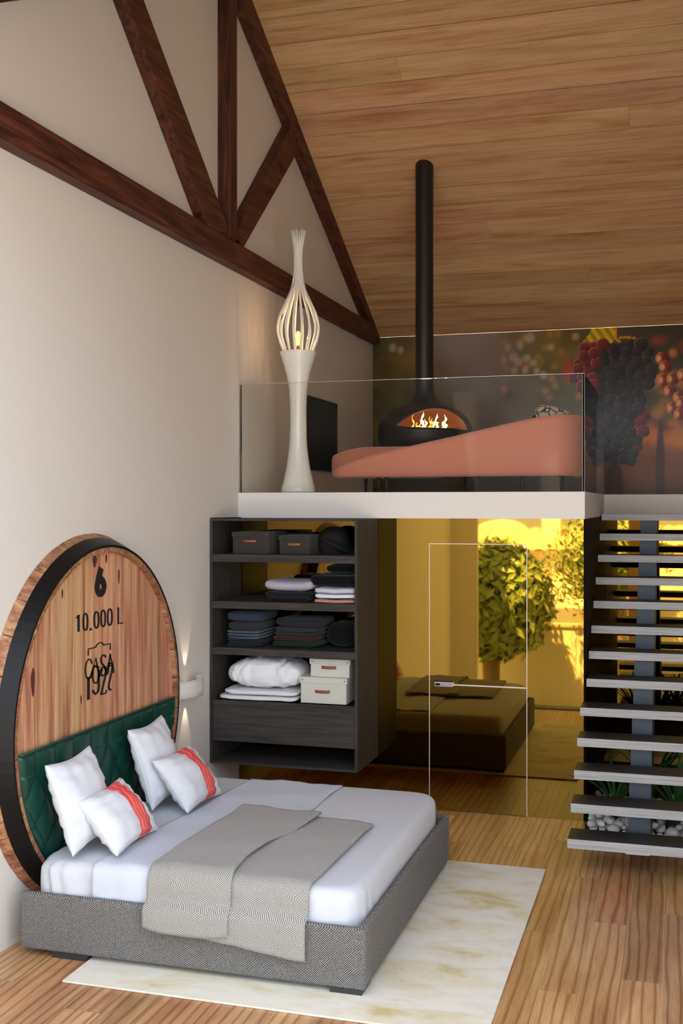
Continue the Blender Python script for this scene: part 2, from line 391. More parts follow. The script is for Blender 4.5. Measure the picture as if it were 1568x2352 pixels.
# ---- amber glass walls
wg = struct('wall_glass', B(XL, -1.935, YG, YG + 0.02, 0, ZS), M['amber'])
B(-1.133, -0.69, YG, YG + 0.02, 0, ZS).build('pane', M['amber'], wg)
B(-1.935, -1.133, YG, YG + 0.02, 2.186, ZS).build('pane', M['amber'], wg)
struct('wall_stair_side', B(-0.69, -0.67, YG, YM, 0, ZS), M['dark_side'])
struct('wall_glass_back', B(-0.67, XR, YM, YM + 0.02, 0, ZS), M['amber'])
dr = struct('door_1', B(-1.929, -1.139, YG, YG + 0.02, 0.004, 2.18), M['amber'])
for a in ((-1.935, -1.929, 0, 2.186), (-1.139, -1.133, 0, 2.186), (-1.929, -1.139, 2.18, 2.186)):
    B(a[0], a[1], YG - 0.004, YG + 0.02, a[2], a[3]).build('frame_strip', M['strip'], dr)
B(-1.735, -1.139, YG - 0.006, YG, 1.026, 1.037).build('cross_strip', M['strip'], dr)
lk = B(-1.885, -1.735, YG - 0.035, YG, 1.015, 1.055).build('lock_box', M['chrome'], dr, bevel=0.003)
lk['label'] = 'chrome lock box with oval thumb turn'
B(-1.885, -1.727, YG - 0.03, YG, 1.055, 1.064).build('lock_cover', M['black_metal'], dr)
MB().lathe([(0.001, -0.012), (0.014, -0.012), (0.016, -0.006), (0.016, 0)], (0, 0, 0), 20).build('thumb_turn', M['black_metal'], lk, True)
tt = lk.children[0]; tt.rotation_euler = (-math.pi / 2, 0, 0); tt.scale = (1.5, 0.75, 1); tt.location = (-0.047, -0.018, 0.02)

# ================================================================= truss on the left wall
tr = thing('roof_truss', (XL, 8.6, 4.49), 'dark red-brown timber roof truss on the white left wall', 'truss')
x1 = XL + 0.10
def beam(name, pts, mt, x=x1, bev=0.006):
    o = MB().prism(pts, XL, x, 'X').build(name, M[mt], tr, bevel=bev); return o
def bar(p, q, w, **k):
    a, b = Vector(p), Vector(q); d = (b - a).normalized(); n = Vector((-d.y, d.x)) * w / 2
    return [tuple(a + n), tuple(a - n), tuple(b - n), tuple(b + n)]
beam('bottom_chord', [(3.85, 4.495), (13.5, 4.495), (13.5, 4.63), (13.38, 4.70), (3.85, 4.70)], 'truss')
beam('king_post', [(8.572, 4.70), (8.722, 4.70), (8.722, 6.95), (8.572, 6.95)], 'truss_v', XL + 0.115)
# rafters hug the boards
def rafter(ya, yb, s):
    w = 0.235
    return [(ya, roofz(ya) - w), (yb, roofz(yb) - w), (yb, roofz(yb) + 0.02), (ya, roofz(ya) + 0.02)]
beam('rafter', [(8.65, roofz(8.65) - 0.235), (13.02, 4.70), (13.38, 4.70), (8.65, roofz(8.65) + 0.02)], 'truss')
beam('rafter', [(8.60, roofz(8.6) - 0.235), (4.28, 4.70), (3.9, 4.70), (8.60, roofz(8.6) + 0.0)], 'truss')
beam('strut', [(8.15, 4.70), (8.42, 4.70), (8.56, 4.86), (7.02, 6.03), (6.80, 6.20), (6.62, 6.02), (8.02, 4.80)][:2] + [(8.60, 4.75), (7.02, 6.00), (6.75, 5.90)], 'truss')
beam('strut', [(8.70, 4.75), (8.92, 4.70), (10.38, 5.97), (10.14, 6.13)], 'truss')
for a in [(6.15, 4.62), (6.55, 4.535), (12.3, 4.6)]:
    o = MB().lathe([(0.001, 0.1015), (0.012, 0.1015), (0.012, 0.09)], (XL, a[0], a[1]), 10, 'X').build('peg_hole', M['black_paint'], tr)

# ================================================================= barrel headboard
CY, CZ = 6.45, 1.17
bh = thing('barrel_headboard', (XL, CY, 0.03), 'round wooden barrel-end headboard with black hoop and lettering on the left wall', 'headboard')
NS = 30
for i in range(NS):
    a0 = 2 * math.pi * (i + 0.012) / NS + 0.07; a1 = 2 * math.pi * (i + 0.988) / NS + 0.07
    mb = MB()
    def P(r, a, x): return (x, CY + r * math.cos(a), CZ + r * math.sin(a))
    jr = random.Random(i).uniform(-0.004, 0.004)
    ring = [(1.148 + jr, XL + 0.002), (1.073 + jr * 0.3, -3.47), (1.028, -3.47), (1.028, XL + 0.002)]
    mb.v = [P(r, a0, x) for r, x in ring] + [P(r, (a0 + a1) / 2, x) for r, x in ring] + [P(r, a1, x) for r, x in ring]
    for s in (0, 4):
        for j in range(4): mb.f.append((s + j, s + (j + 1) % 4, s + 4 + (j + 1) % 4, s + 4 + j))
    mb.f += [(3, 2, 1, 0), (8, 9, 10, 11)]
    mb.build('stave', M['stave'], bh, bevel=0.002)
hp = lambda x0, x1_: [(1.148 - (x0 - XL) / 0.14 * 0.075 + 0.004, x0), (1.148 - (x1_ - XL) / 0.14 * 0.075 + 0.004, x1_), (1.148 - (x1_ - XL) / 0.14 * 0.075 - 0.012, x1_), (1.148 - (x0 - XL) / 0.14 * 0.075 - 0.012, x0)]
MB().lathe([(r, x) for r, x in hp(-3.552, -3.468)], (0, CY, CZ), 96, 'X', True).build('hoop', M['black_metal'], bh, False, label='wide black metal hoop')
R = 1.029; xh = -3.505
edges = [-1.029, -0.84, -0.63, -0.42, -0.235, -0.03, 0.135, 0.27, 0.47, 0.66, 0.85, 1.029]
for a, b in zip(edges, edges[1:]):
    a2, b2 = a + 0.0006, b - 0.0006
    top = [(CY + y, CZ + math.sqrt(max(0, R * R - y * y))) for y in np.linspace(a2, b2, 9)]
    bot = [(CY + y, CZ - math.sqrt(max(0, R * R - y * y))) for y in np.linspace(b2, a2, 9)]
    MB().prism(top + bot, XL + 0.01, xh, 'X').build('head_plank', M['barrel'], bh)
# knots: dark stains of the wood
for (y, z, ry, rz, rl) in [(5.63, 1.49, 0.020, 0.085, 0.3), (6.34, 2.145, 0.026, 0.04, 0.1), (6.49, 2.155, 0.012, 0.03, 0), (6.66, 2.03, 0.011, 0.05, 0), (5.95, 1.97, 0.009, 0.03, 0), (6.17, 1.30, 0.008, 0.03, 0)]:
    pts = [(y + ry * math.cos(q) * (1 + 0.2 * math.sin(3 * q + y)), z + rz * math.sin(q)) for q in np.linspace(0, 6.283, 14)[:-1]]
    MB().prism(pts, xh - 0.002, xh + 0.0006, 'X').build('knot', M['knot'], bh)
LET = thing_letters = None
def ribbon(mb, pts, w, x0, x1_):      # stroke in (Y, 2Z) space so that the print keeps its stretched look
    P_ = [Vector((p[0], p[1] * 2)) for p in pts]; n = len(P_); L, Rr = [], []
    for i in range(n):
        a = P_[max(i - 1, 0)]; b = P_[min(i + 1, n - 1)]; d = (b - a); d = d.normalized() if d.length else Vector((0, 1))
        nn = Vector((-d.y, d.x)) * w / 2
        L.append(P_[i] + nn); Rr.append(P_[i] - nn)
    base = len(mb.v)
    for x in (x0, x1_):
        for q in L + Rr: mb.v.append((x, CY + q.x, CZ + q.y / 2))
    for i in range(n - 1):
        a, b, c, d = base + i, base + i + 1, base + n + i + 1, base + n + i; o2 = 2 * n
        mb.f += [(a, b, c, d), (d + o2, c + o2, b + o2, a + o2), (a, a + o2, b + o2, b), (d, c, c + o2, d + o2)]
SIX= [[(-0.06, 0.94), (-0.001, 0.919), (-0.016, 0.882), (0.01, 0.871), (0.032, 0.853), (0.042, 0.822), (0.041, 0.788), (0.025, 0.761), (0.001, 0.746), (-0.038, 0.744), (-0.072, 0.752), (-0.096, 0.773), (-0.108, 0.803), (-0.105, 0.836), (-0.09, 0.886), (-0.072, 0.914)], [(-0.038, 0.83), (-0.028, 0.823), (-0.023, 0.81), (-0.028, 0.799), (-0.038, 0.795), (-0.048, 0.802), (-0.051, 0.814), (-0.047, 0.825)]]
STROKES=[
('one',0.0238,[(-0.337, 0.638), (-0.313, 0.656), (-0.313, 0.553)]),
('zero1',0.0187,[(-0.204, 0.603), (-0.205, 0.582), (-0.208, 0.569), (-0.213, 0.56), (-0.22, 0.554), (-0.23, 0.554), (-0.241, 0.557), (-0.247, 0.563), (-0.252, 0.574), (-0.255, 0.588), (-0.256, 0.608), (-0.255, 0.628), (-0.252, 0.641), (-0.247, 0.65), (-0.241, 0.656), (-0.23, 0.657), (-0.22, 0.654), (-0.213, 0.647), (-0.208, 0.637), (-0.205, 0.623), (-0.204, 0.603)]),
('dot',0.0238,[(-0.164, 0.557), (-0.161, 0.552)]),
('zero2',0.0187,[(-0.064, 0.601), (-0.065, 0.581), (-0.068, 0.568), (-0.073, 0.559), (-0.081, 0.553), (-0.091, 0.553), (-0.102, 0.556), (-0.109, 0.562), (-0.114, 0.573), (-0.117, 0.586), (-0.119, 0.607), (-0.117, 0.626), (-0.114, 0.64), (-0.109, 0.649), (-0.102, 0.654), (-0.091, 0.655), (-0.081, 0.652), (-0.073, 0.646), (-0.068, 0.635), (-0.065, 0.621), (-0.064, 0.601)]),
('zero3',0.0187,[(0.023, 0.602), (0.022, 0.582), (0.019, 0.568), (0.013, 0.559), (0.006, 0.554), (-0.005, 0.553), (-0.016, 0.556), (-0.023, 0.563), (-0.028, 0.573), (-0.032, 0.587), (-0.033, 0.608), (-0.032, 0.628), (-0.028, 0.641), (-0.023, 0.65), (-0.016, 0.656), (-0.005, 0.657), (0.006, 0.654), (0.013, 0.647), (0.019, 0.637), (0.022, 0.623), (0.023, 0.602)]),
('zero4',0.0187,[(0.112, 0.602), (0.111, 0.582), (0.108, 0.568), (0.102, 0.559), (0.095, 0.553), (0.083, 0.552), (0.072, 0.556), (0.065, 0.562), (0.059, 0.573), (0.056, 0.587), (0.055, 0.608), (0.056, 0.628), (0.059, 0.641), (0.065, 0.651), (0.072, 0.656), (0.083, 0.657), (0.095, 0.654), (0.102, 0.648), (0.108, 0.637), (0.111, 0.623), (0.112, 0.602)]),
('ell',0.0204,[(0.199, 0.658), (0.199, 0.55), (0.264, 0.549)]),
('roof',0.0128,[(-0.195, 0.392), (-0.195, 0.432), (-0.098, 0.432), (-0.096, 0.441), (-0.06, 0.455), (-0.038, 0.455), (-0.008, 0.445), (-0.003, 0.434), (0.09, 0.433), (0.09, 0.391)]),
('C',0.0136,[(-0.149, 0.334), (-0.156, 0.351), (-0.174, 0.367), (-0.192, 0.369), (-0.22, 0.348), (-0.232, 0.308), (-0.22, 0.265), (-0.195, 0.242), (-0.174, 0.25), (-0.156, 0.272), (-0.142, 0.295)]),
('A1',0.0170,[(-0.17, 0.245), (-0.149, 0.275), (-0.1, 0.365), (-0.06, 0.254), (-0.047, 0.239)]),
('A1b',0.0119,[(-0.132, 0.311), (-0.072, 0.307)]),
('S',0.0187,[(0.032, 0.352), (0.014, 0.367), (-0.012, 0.371), (-0.034, 0.352), (-0.028, 0.326), (0.01, 0.295), (0.032, 0.266), (0.019, 0.243), (-0.008, 0.236), (-0.034, 0.255), (-0.029, 0.275), (-0.012, 0.277)]),
('A2',0.0204,[(0.05, 0.236), (0.063, 0.266), (0.09, 0.366), (0.117, 0.298), (0.135, 0.237)]),
('A2b',0.0187,[(0.05, 0.307), (0.108, 0.303)]),
('idot',0.0238,[(-0.054, 0.304), (-0.054, 0.299)]),
('i',0.0119,[(-0.051, 0.282), (-0.047, 0.237)]),
('n1',0.0289,[(-0.211, 0.251), (-0.192, 0.257), (-0.191, 0.119)]),
('n1f',0.0102,[(-0.211, 0.119), (-0.174, 0.119)]),
('n9a',0.0170,[(-0.065, 0.255), (-0.066, 0.234), (-0.071, 0.22), (-0.078, 0.21), (-0.088, 0.205), (-0.102, 0.206), (-0.117, 0.21), (-0.127, 0.218), (-0.134, 0.229), (-0.138, 0.244), (-0.14, 0.266), (-0.138, 0.287), (-0.134, 0.3), (-0.127, 0.31), (-0.117, 0.315), (-0.102, 0.315), (-0.088, 0.311), (-0.078, 0.303), (-0.071, 0.292), (-0.066, 0.276), (-0.065, 0.255)]),
('n9b',0.0221,[(-0.064, 0.255), (-0.06, 0.182), (-0.072, 0.146), (-0.102, 0.136), (-0.132, 0.156), (-0.132, 0.17)]),
('n2',0.0204,[(-0.038, 0.268), (-0.021, 0.291), (0.01, 0.295), (0.032, 0.275), (0.032, 0.241), (0.006, 0.198), (-0.029, 0.122)]),
('n2f',0.0170,[(-0.034, 0.123), (0.036, 0.122), (0.039, 0.141)]),
('n7',0.0221,[(0.05, 0.268), (0.05, 0.29), (0.117, 0.289), (0.112, 0.255), (0.072, 0.175), (0.069, 0.149), (0.085, 0.134), (0.105, 0.133)]),
]

xl0, xl1 = xh - 0.001, xh + 0.004
six = MB(); no, ni = len(SIX[0]), len(SIX[1])
def near(p): return max(range(no), key=lambda k: 0)
cx, cz = -0.037, 0.812
def by_angle(pts):
    return sorted(pts, key=lambda p: math.atan2((p[1] - cz) * 2, p[0] - cx))
# stem block plus ring of the numeral
ro = [p for p in SIX[0][3:-2]]
NSEG = 32; outer = []; inner = []
for k in range(NSEG):
    a = 2 * math.pi * k / NSEG
    outer.append((cx + 0.0755 * math.cos(a), cz + 0.068 * math.sin(a) * (1.0 if math.sin(a) < 0 else 0.9)))
    inner.append((cx - 0.001 + 0.0145 * math.cos(a), cz - 0.002 + 0.0185 * math.sin(a)))
for x in (xl0, xl1):
    six.v += [(x, CY + p[0], CZ + p[1]) for p in outer + inner]
for k in range(NSEG):
    j = (k + 1) % NSEG; o2 = 2 * NSEG
    six.f += [(k, j, NSEG + j, NSEG + k), (o2 + NSEG + k, o2 + NSEG + j, o2 + j, o2 + k), (k, k + o2, j + o2, j), (NSEG + k, NSEG + j, NSEG + j + o2, NSEG + k + o2)]
six.prism([(CY + a, CZ + b) for a, b in [(-0.11, 0.81), (-0.104, 0.84), (-0.09, 0.886), (-0.072, 0.914), (-0.06, 0.94), (-0.001, 0.919), (-0.018, 0.878), (0.012, 0.862), (-0.03, 0.84), (-0.062, 0.825)]], xl0, xl1 - 0.0002, 'X')
six.build('numeral', M['black_paint'], bh, label='black numeral six at the top')
emb = MB()
for nm, w, pts in STROKES:
    if nm == 'dot':
        B(xl0, xl1, CY + pts[0][0] - 0.011, CY + pts[0][0] + 0.011, CZ + pts[1][1] - 0.008, CZ + pts[1][1] + 0.008).build('letter', M['black_paint'], bh, label='black lettering of 10.000 L'); continue
    one = nm in ('one', 'zero1', 'zero2', 'zero3', 'zero4', 'ell'); mbx = MB() if one else emb
    ribbon(mbx, pts, w * (1.0 if one else 1.12), xl0, xl1)
    if one: mbx.build('letter', M['black_paint'], bh, label='black lettering of 10.000 L')
emb.build('emblem', M['black_paint'], bh, label='black interlaced emblem CASA 1927 under a gable line')
# tufted green panel
RP = 1.012; ZTOP = 1.108; x0p = -3.50
def tuft(y, z):
    U = (y - 5.40) / 0.10665; V = (z - 0.98) / 0.15
    if V < 0: d = (abs(math.sin(math.pi * (U + V) / 2)) * abs(math.sin(math.pi * (U - V) / 2))) ** 0.34
    else:
        d0 = abs(math.sin(math.pi * U / 2)) ** 0.5; k = min(1, V / 0.8)
        d = d0 * (0.72 + 0.28 * k)
    e = max(0.0, min(1, (ZTOP - z) / 0.02, (RP - math.hypot(y - CY, z - CZ)) / 0.03))
    return 0.006 + 0.030 * d * e ** 0.5 + 0.010 * e ** 0.5
def pf(u, v):
    z = 0.42 + (ZTOP - 0.42) * v; hw = math.sqrt(RP ** 2 - (z - CZ) ** 2)
    y = CY + hw * (2 * u - 1); return (x0p + tuft(y, z), y, z)
pn = MB().grid(pf, 260, 90)
pan = pn.build('tufted_panel', M['green'], bh, True, label='buttoned dark green leather panel')
tp = MB().tube([(-3.475, CY - 1.005, ZTOP), (-3.475, CY, ZTOP), (-3.475, CY + 1.005, ZTOP)], 0.006, 6); tp.build('piping', M['green'], pan, True)
for r_ in range(4):
    for k in range(-1, 12):
        y = 5.40 + 0.2133 * (k + (0.5 if r_ % 2 else 0)); z = 0.98 - 0.15 * r_
        if math.hypot(y - CY, z - CZ) < RP - 0.06 and z > 0.45:
            MB().blob((-3.487, y, z), (0.012, 0.024, 0.024), 1, 1, 10, 6).build('button', M['green'], pan, True)

# ================================================================= rug and bed
B(-3.073, -0.845, 5.214, 7.75, 0.001, 0.012).build('rug', M['rug'], bevel=0.003, label='cream silk rug with faint ochre blotches beneath the bed', cat='rug')
bd = thing('bed_frame', (-2.5, 6.58, 0.012), 'low bed frame upholstered in grey tweed with dark block feet', 'bed')
BX0, BX1, BY0, BY1, BZ0, BZ1 = -3.49, -1.50, 5.47, 7.69, 0.038, 0.352
def railbox(name, a): return B(*a).build(name, M['tweed'], bd, bevel=0.018)
railbox('side_rail', (BX0, BX1, BY0, BY0 + 0.045, BZ0, BZ1)).modifiers[0].segments = 4
railbox('side_rail', (BX0, BX1, BY1 - 0.045, BY1, BZ0, BZ1)).modifiers[0].segments = 4
railbox('foot_rail', (BX1 - 0.045, BX1, BY0 + 0.0455, BY1 - 0.0455, BZ0, BZ1)).modifiers[0].segments = 2
railbox('head_rail', (-3.464, -3.40, BY0 + 0.0455, BY1 - 0.0455, BZ0, 0.16))
B(-3.399, BX1 - 0.046, BY0 + 0.046, BY1 - 0.046, 0.06, 0.16).build('slat_base', M['feet'], bd)
for a in ((-1.69, -1.52, BY0 + 0.01, BY0 + 0.18), (-3.30, -3.08, BY0 + 0.02, BY0 + 0.18), (-1.69, -1.52, BY1 - 0.18, BY1 - 0.01), (-3.30, -3.08, BY1 - 0.18, BY1 - 0.02)):
    B(a[0], a[1], a[2], a[3], 0.0125 if a[0] > -2 else 0.001, BZ0).build('foot', M['feet'], bd)
# mattress with fitted sheet: puckered side skirt
MX0, MX1, MY0, MY1, MZ0, MZ1 = -3.44, -1.552, 5.524, 7.637, 0.162, 0.515
def matt(ox=0.0, extra=0.0):
    def f(u, v):
        # v: 0 bottom .. side .. rounded .. centre of top ; u around
        a = u * 2 * math.pi; ca, sa = math.cos(a), math.sin(a)
        e = 0.13
        sx = math.copysign(abs(ca) ** e, ca); sy = math.copysign(abs(sa) ** e, sa)
        hx, hy = (MX1 - MX0) / 2, (MY1 - MY0) / 2; cx_, cy_ = (MX0 + MX1) / 2, (MY0 + MY1) / 2
        rr = 0.06
        if v < 0.45: k = 1; z = MZ0 + (MZ1 - rr - MZ0) * v / 0.45; ins = 0
        elif v < 0.7: t_ = (v - 0.45) / 0.25 * math.pi / 2; ins = rr * (1 - math.cos(t_)); z = MZ1 - rr + rr * math.sin(t_)
        else: ins = None; t_ = (v - 0.7) / 0.3; z = MZ1
        xx = cx_ + sx * hx; yy = cy_ + sy * hy
        hd = max(0, min(1, (-2.6 - xx) / 0.5))
        w = (0.0012 + 0.006 * hd) * (math.sin((xx * 26 + yy * 19) + v * 5 + 2.5 * math.sin(xx * 9 + yy * 6)) + 0.6 * math.sin((xx + yy) * 61 + v * 9 + 2 * math.sin(xx * 17)))
        w += 0.0015 * math.sin((xx - yy) * 33 + 4 * math.sin(yy * 6))
        w *= max(0, 1 - max(0, v - 0.5) * 3)
        if ins is None:
            s_ = 1 - t_
            x = cx_ + sx * (hx - rr) * s_; y = cy_ + sy * (hy - rr) * s_
            z += 0.003 * math.sin(x * 7 + y * 3) * t_
        else:
            x = cx_ + sx * (hx - ins + w); y = cy_ + sy * (hy - ins + w)
        return (x, y, z)
    return MB().grid(f, 420, 24, True, False)
matt().build('mattress', M['sheet'], smooth=True, label='white mattress with fitted linen sheet lying in the grey bed frame', cat='mattress')
# folded top sheet: a strip across the bed that drops over the near side
def drape(x_of, y_end, z_low, off, wr=1.0, seed=1, ny=90, nx=40, over=True):
    """u across (X), v from far end to hanging hem; x_of(u,v) gives X, returns MB with UV"""
    uv = []
    top = MZ1 + off; ys = MY0 - off; rr = 0.05 + off
    def f(u, v):
        yE = y_end(u); zl = z_low(u)
        flat = yE - (ys + rr); arc = rr * math.pi / 2; drop = (top - rr) - zl
        tot = flat + arc + drop; s_ = v * tot
        if s_ < flat: y = yE - s_; z = top; hang = 0
        elif s_ < flat + arc:
            a = (s_ - flat) / rr; y = ys + rr - rr * math.sin(a); z = top - rr + rr * math.cos(a); hang = 0
        else:
            hang = s_ - flat - arc; y = ys; z = top - rr - hang
        if hang > 0 and z < 0.385 and over:      # rides over the frame rail
            k = min(1, (0.385 - z) / 0.03); y = min(y, ys - (ys - (BY0 - 0.006 - off)) * k)
        x = x_of(u, s_ / tot, y)
        n_ = 0.004 * wr * (math.sin(x * 17 + y * 5 + seed) + 0.7 * math.sin(y * 13 - x * 6 + seed * 2) + 0.4 * math.sin(x * 41 + y * 9))
        if hang > 0: y -= abs(n_) + 0.004 * wr * (1 + math.sin(x * 30 + seed)) * min(1, hang * 5)
        else: z += 0.004 * wr + n_
        uv.append((x, s_)); return (x, y, z)
    mb = MB().grid(f, nx, ny); return mb, uv
mb, uv = drape(lambda u, v, y: (-3.07 + 0.14 * max(0, (y - 5.5)) / 1.9) + u * (0.70 + 0.02 * math.sin(y * 4)), lambda u: 7.565 - 0.01 * math.sin(u * 9), lambda u: 0.340, 0.006, 1.0, 3, over=False)
mb.build('folded_top_sheet', M['topsheet'], smooth=True, solid=0.012, label='bluish white top sheet folded in a band across the mattress', cat='sheet')
# throw: two layers
mb, uv = drape(lambda u, v, y: -2.64 + u * 0.83 + 0.03 * max(0, y - 5.5), lambda u: 6.77 - 0.10 * u, lambda u: 0.225 - 0.045 * u + 0.012 * math.sin(u * 5), 0.020, 0.9, 7)
th = thing('throw_blanket', (-2.25, 6.1, MZ1 + 0.02), 'beige grey herringbone wool throw folded over the middle of the bed', 'blanket')
mb.build('lower_layer', M['throw'], th, True, solid=0.012, uv=uv)
def xo(u, v, y):
    w = 0.46 + 0.03 * math.sin(y * 5) - 0.10 * min(1, max(0, 5.9 - y) / 0.4) * 0 + (0.06 * max(0, (y - 5.8)) / 0.9)
    return -2.715 + u * w + 0.03 * max(0, y - 5.5)
mb, uv = drape(xo, lambda u: 6.78 - 0.04 * u, lambda u: 0.235 + 0.02 * (abs(u - 0.5) * 2) ** 3, 0.040, 1.1, 11)
mb.build('upper_layer', M['throw'], th, True, solid=0.012, uv=uv)

# pillows
def pillow(name, TL, TRt, BL, th_, label, band=None, seed=1):
    TL, TRt, BL = Vector(TL), Vector(TRt), Vector(BL)
    ux = (TRt - TL); uy = (TL - BL); W_, H_ = ux.length / 2, uy.length / 2
    ex = ux.normalized(); ez = ex.cross(uy.normalized()).normalized(); ey = ez.cross(ex)
    if ez.x < 0: ez = -ez
    c = TRt / 2 + BL / 2
    rnd = random.Random(seed); ph = [rnd.uniform(0, 6) for _ in range(6)]
    def surf(u, v, side, grow=0.0):
        px = W_ * u * (1 - 0.085 * math.cos(v * math.pi / 2) ** 1.2); py = H_ * v * (1 - 0.10 * math.cos(u * math.pi / 2) ** 1.2)
        k = max(0, (1 - u * u)) ** 0.42 * max(0, (1 - v * v)) ** 0.42
        edge = (1 - (max(0, (1 - u * u)) * max(0, (1 - v * v))) ** 0.5)
        h = th_ / 2 * k
        h += k * edge * 0.016 * (math.sin(v * 16 + ph[0] + 2 * u) + 0.7 * math.sin(u * 13 + ph[1]) + 0.5 * math.sin(24 * v + ph[2]))
        h += k * 0.006 * math.sin(4 * u + 5 * v + ph[3]) + k * edge ** 2 * 0.012 * math.sin(34 * v + 5 * math.sin(6 * u) + ph[4]) * (1 if abs(u) > abs(v) else 0.3) + grow
        return c + ex * px + ey * py + ez * h * side
    N = 34
    def g(u): a = (u * 2 - 1); return math.sin(a * math.pi / 2)
    root = thing(name, tuple(c), label, 'pillow', 'banded pillows' if band else 'square white pillows')
    mb = MB()
    mb.grid(lambda u, v: surf(g(u), g(v), 1), N, N); mb.grid(lambda u, v: surf(g(u), g(v), -1), N, N)
    mb.build('cover', M['pillow'], root, True, weld=True)
    edge = [(g(i / 24), -1) for i in range(25)] + [(1, g(i / 24)) for i in range(1, 25)] + [(g(1 - i / 24), 1) for i in range(1, 25)] + [(-1, g(1 - i / 24)) for i in range(1, 25)]
    MB().tube([surf(a, b, 1) for a, b in edge], 0.0035, 6).build('seam', M['pillow'], root, True)
    if band:
        mb = MB(); a, b = band
        bb = lambda u, v: surf(a + (b - a) * u + 0.10 * (g(v) ** 2) * 0.0, g(v), 1, 0.004 + 0.0025 * math.sin(u * 22 + 3 * math.sin(v * 5)))
        b2 = lambda u, v: surf(a + (b - a) * u, g(v), -1, 0.004)
        mb.grid(bb, 24, 40); mb.grid(b2, 24, 40)
        mb.build('band', M['coral'], root, True, solid=0.003, label='coral red gathered band')
pillow('pillow', (-3.365, 5.575, 1.04), (-3.365, 6.07, 1.05), (-3.20, 5.50, 0.555), 0.20, 'square white pillow leaning on green panel nearest the camera', None, 3)
pillow('pillow', (-3.365, 6.54, 1.05), (-3.365, 7.03, 1.06), (-3.20, 6.51, 0.55), 0.20, 'square white pillow leaning on green panel at the far side by the sconce', None, 9)
pillow('banded_pillow', (-3.22, 5.62, 0.835), (-3.22, 6.14, 0.845), (-2.97, 5.615, 0.55), 0.20, 'small white pillow with coral band in front of the nearest square pillow', (0.02, 0.56), 5)
pillow('banded_pillow', (-3.20, 6.535, 0.865), (-3.20, 7.08, 0.855), (-2.95, 6.515, 0.555), 0.20, 'small white pillow with coral band in front of the far square pillow', (0.02, 0.56), 12)

# ================================================================= hanging wardrobe
CX0, CX1, CY0, CY1 = XL + 0.001, -2.366, 8.407, 9.045
wd = thing('open_wardrobe', (-2.99, 8.72, 0.413), 'charcoal veneer open wardrobe hung on the wall with three shelves and a drawer', 'wardrobe')
def cb(name, a, m_='cab', bv=0.0015): return B(*a).build(name, M[m_], wd, bevel=bv)
cb('side_panel', (CX0, CX0 + 0.024, CY0, CY1, 0.413, 2.397), 'cab_v'); cb('side_panel', (CX1 - 0.024, CX1, CY0, CY1, 0.413, 2.387), 'cab_v')
wd.children[0].scale = (1, 1, 1)
cb('top_panel', (CX0 + 0.0245, CX1 - 0.0245, CY0, CY1, 2.373, 2.387)); cb('bottom_panel', (CX0 + 0.0245, CX1 - 0.0245, CY0, CY1, 0.413, 0.433))
SH = [(2.042, 2.103), (1.666, 1.724), (1.294, 1.350)]
for a, b in SH: cb('shelf', (CX0 + 0.0245, CX1 - 0.0245, CY0 + 0.004, CY1, a, b))
cb('drawer_box', (CX0 + 0.0245, CX1 - 0.0245, CY0 + 0.03, CY1, 0.600, 0.905))
cb('drawer_front', (CX0 + 0.0265, CX1 - 0.0265, CY0 + 0.006, CY0 + 0.028, 0.597, 0.926))
def storage_box(name, x0, x1, y0, y1, z0, z1, lid, m_, label, hx, hz, riv):
    r_ = thing(name, ((x0 + x1) / 2, (y0 + y1) / 2, z0), label, 'box')
    B(x0 + 0.008, x1 - 0.008, y0 + 0.006, y1 - 0.006, z0, z1 - 0.004).build('body', M[m_], r_, bevel=0.002)
    B(x0, x1, y0, y1, z1 - lid, z1).build('lid', M[m_], r_, bevel=0.002)
    h = MB().grid(lambda u, v: (hx[0] + (hx[1] - hx[0]) * u, y0 + 0.0055 - 0.016 * math.sin(math.pi * u) ** 0.6 - 0.001, hz - 0.011 * (1 if True else 0) + 0.022 * v), 14, 4)
    h.build('handle', M['leather'], r_, True, solid=0.004, label='tan leather pull')
    for x in (hx[0] + 0.008, hx[1] - 0.008):
        MB().blob((x, y0 + 0.002, hz), (0.008, 0.008, 0.008), 1, 1, 8, 6).build('rivet', M['rivet'], r_, True)
    for x in (x0 + 0.022, x1 - 0.022):
        MB().blob((x, y0 - 0.001, z1 - lid * 0.5), (0.010, 0.006, 0.010), 1, 1, 8, 6).build('rivet', M[riv], r_, True)
storage_box('storage_box', -3.456, -3.126, 8.50, 8.93, 2.1035, 2.281, 0.04, 'dark_card', 'wider charcoal storage box on the top shelf at left', (-3.355, -3.243), 2.208, 'rivet')
storage_box('storage_box', -3.071, -2.795, 8.55, 8.95, 2.1035, 2.257, 0.04, 'dark_card', 'smaller charcoal storage box on the top shelf beside the wider one', (-2.995, -2.881), 2.183, 'rivet')
storage_box('storage_box', -2.862, -2.469, 8.47, 8.88, 0.9265, 1.134, 0.047, 'cream_card', 'large cream storage box above the drawer, lower of the pair', (-2.733, -2.612), 1.023, 'rivet_dark')
storage_box('storage_box', -2.789, -2.453, 8.50, 8.86, 1.1345, 1.277, 0.042, 'cream_card', 'small cream storage box stacked on the larger cream box', (-2.69, -2.57), 1.212, 'rivet_dark')
B(-3.42, -2.90, 8.94, 9.03, 2.1035, 2.27).build('dark_case', mat('black_case', srgb(14, 13, 13), 0.8), bevel=0.01, label='flat black case standing behind the charcoal boxes', cat='case')
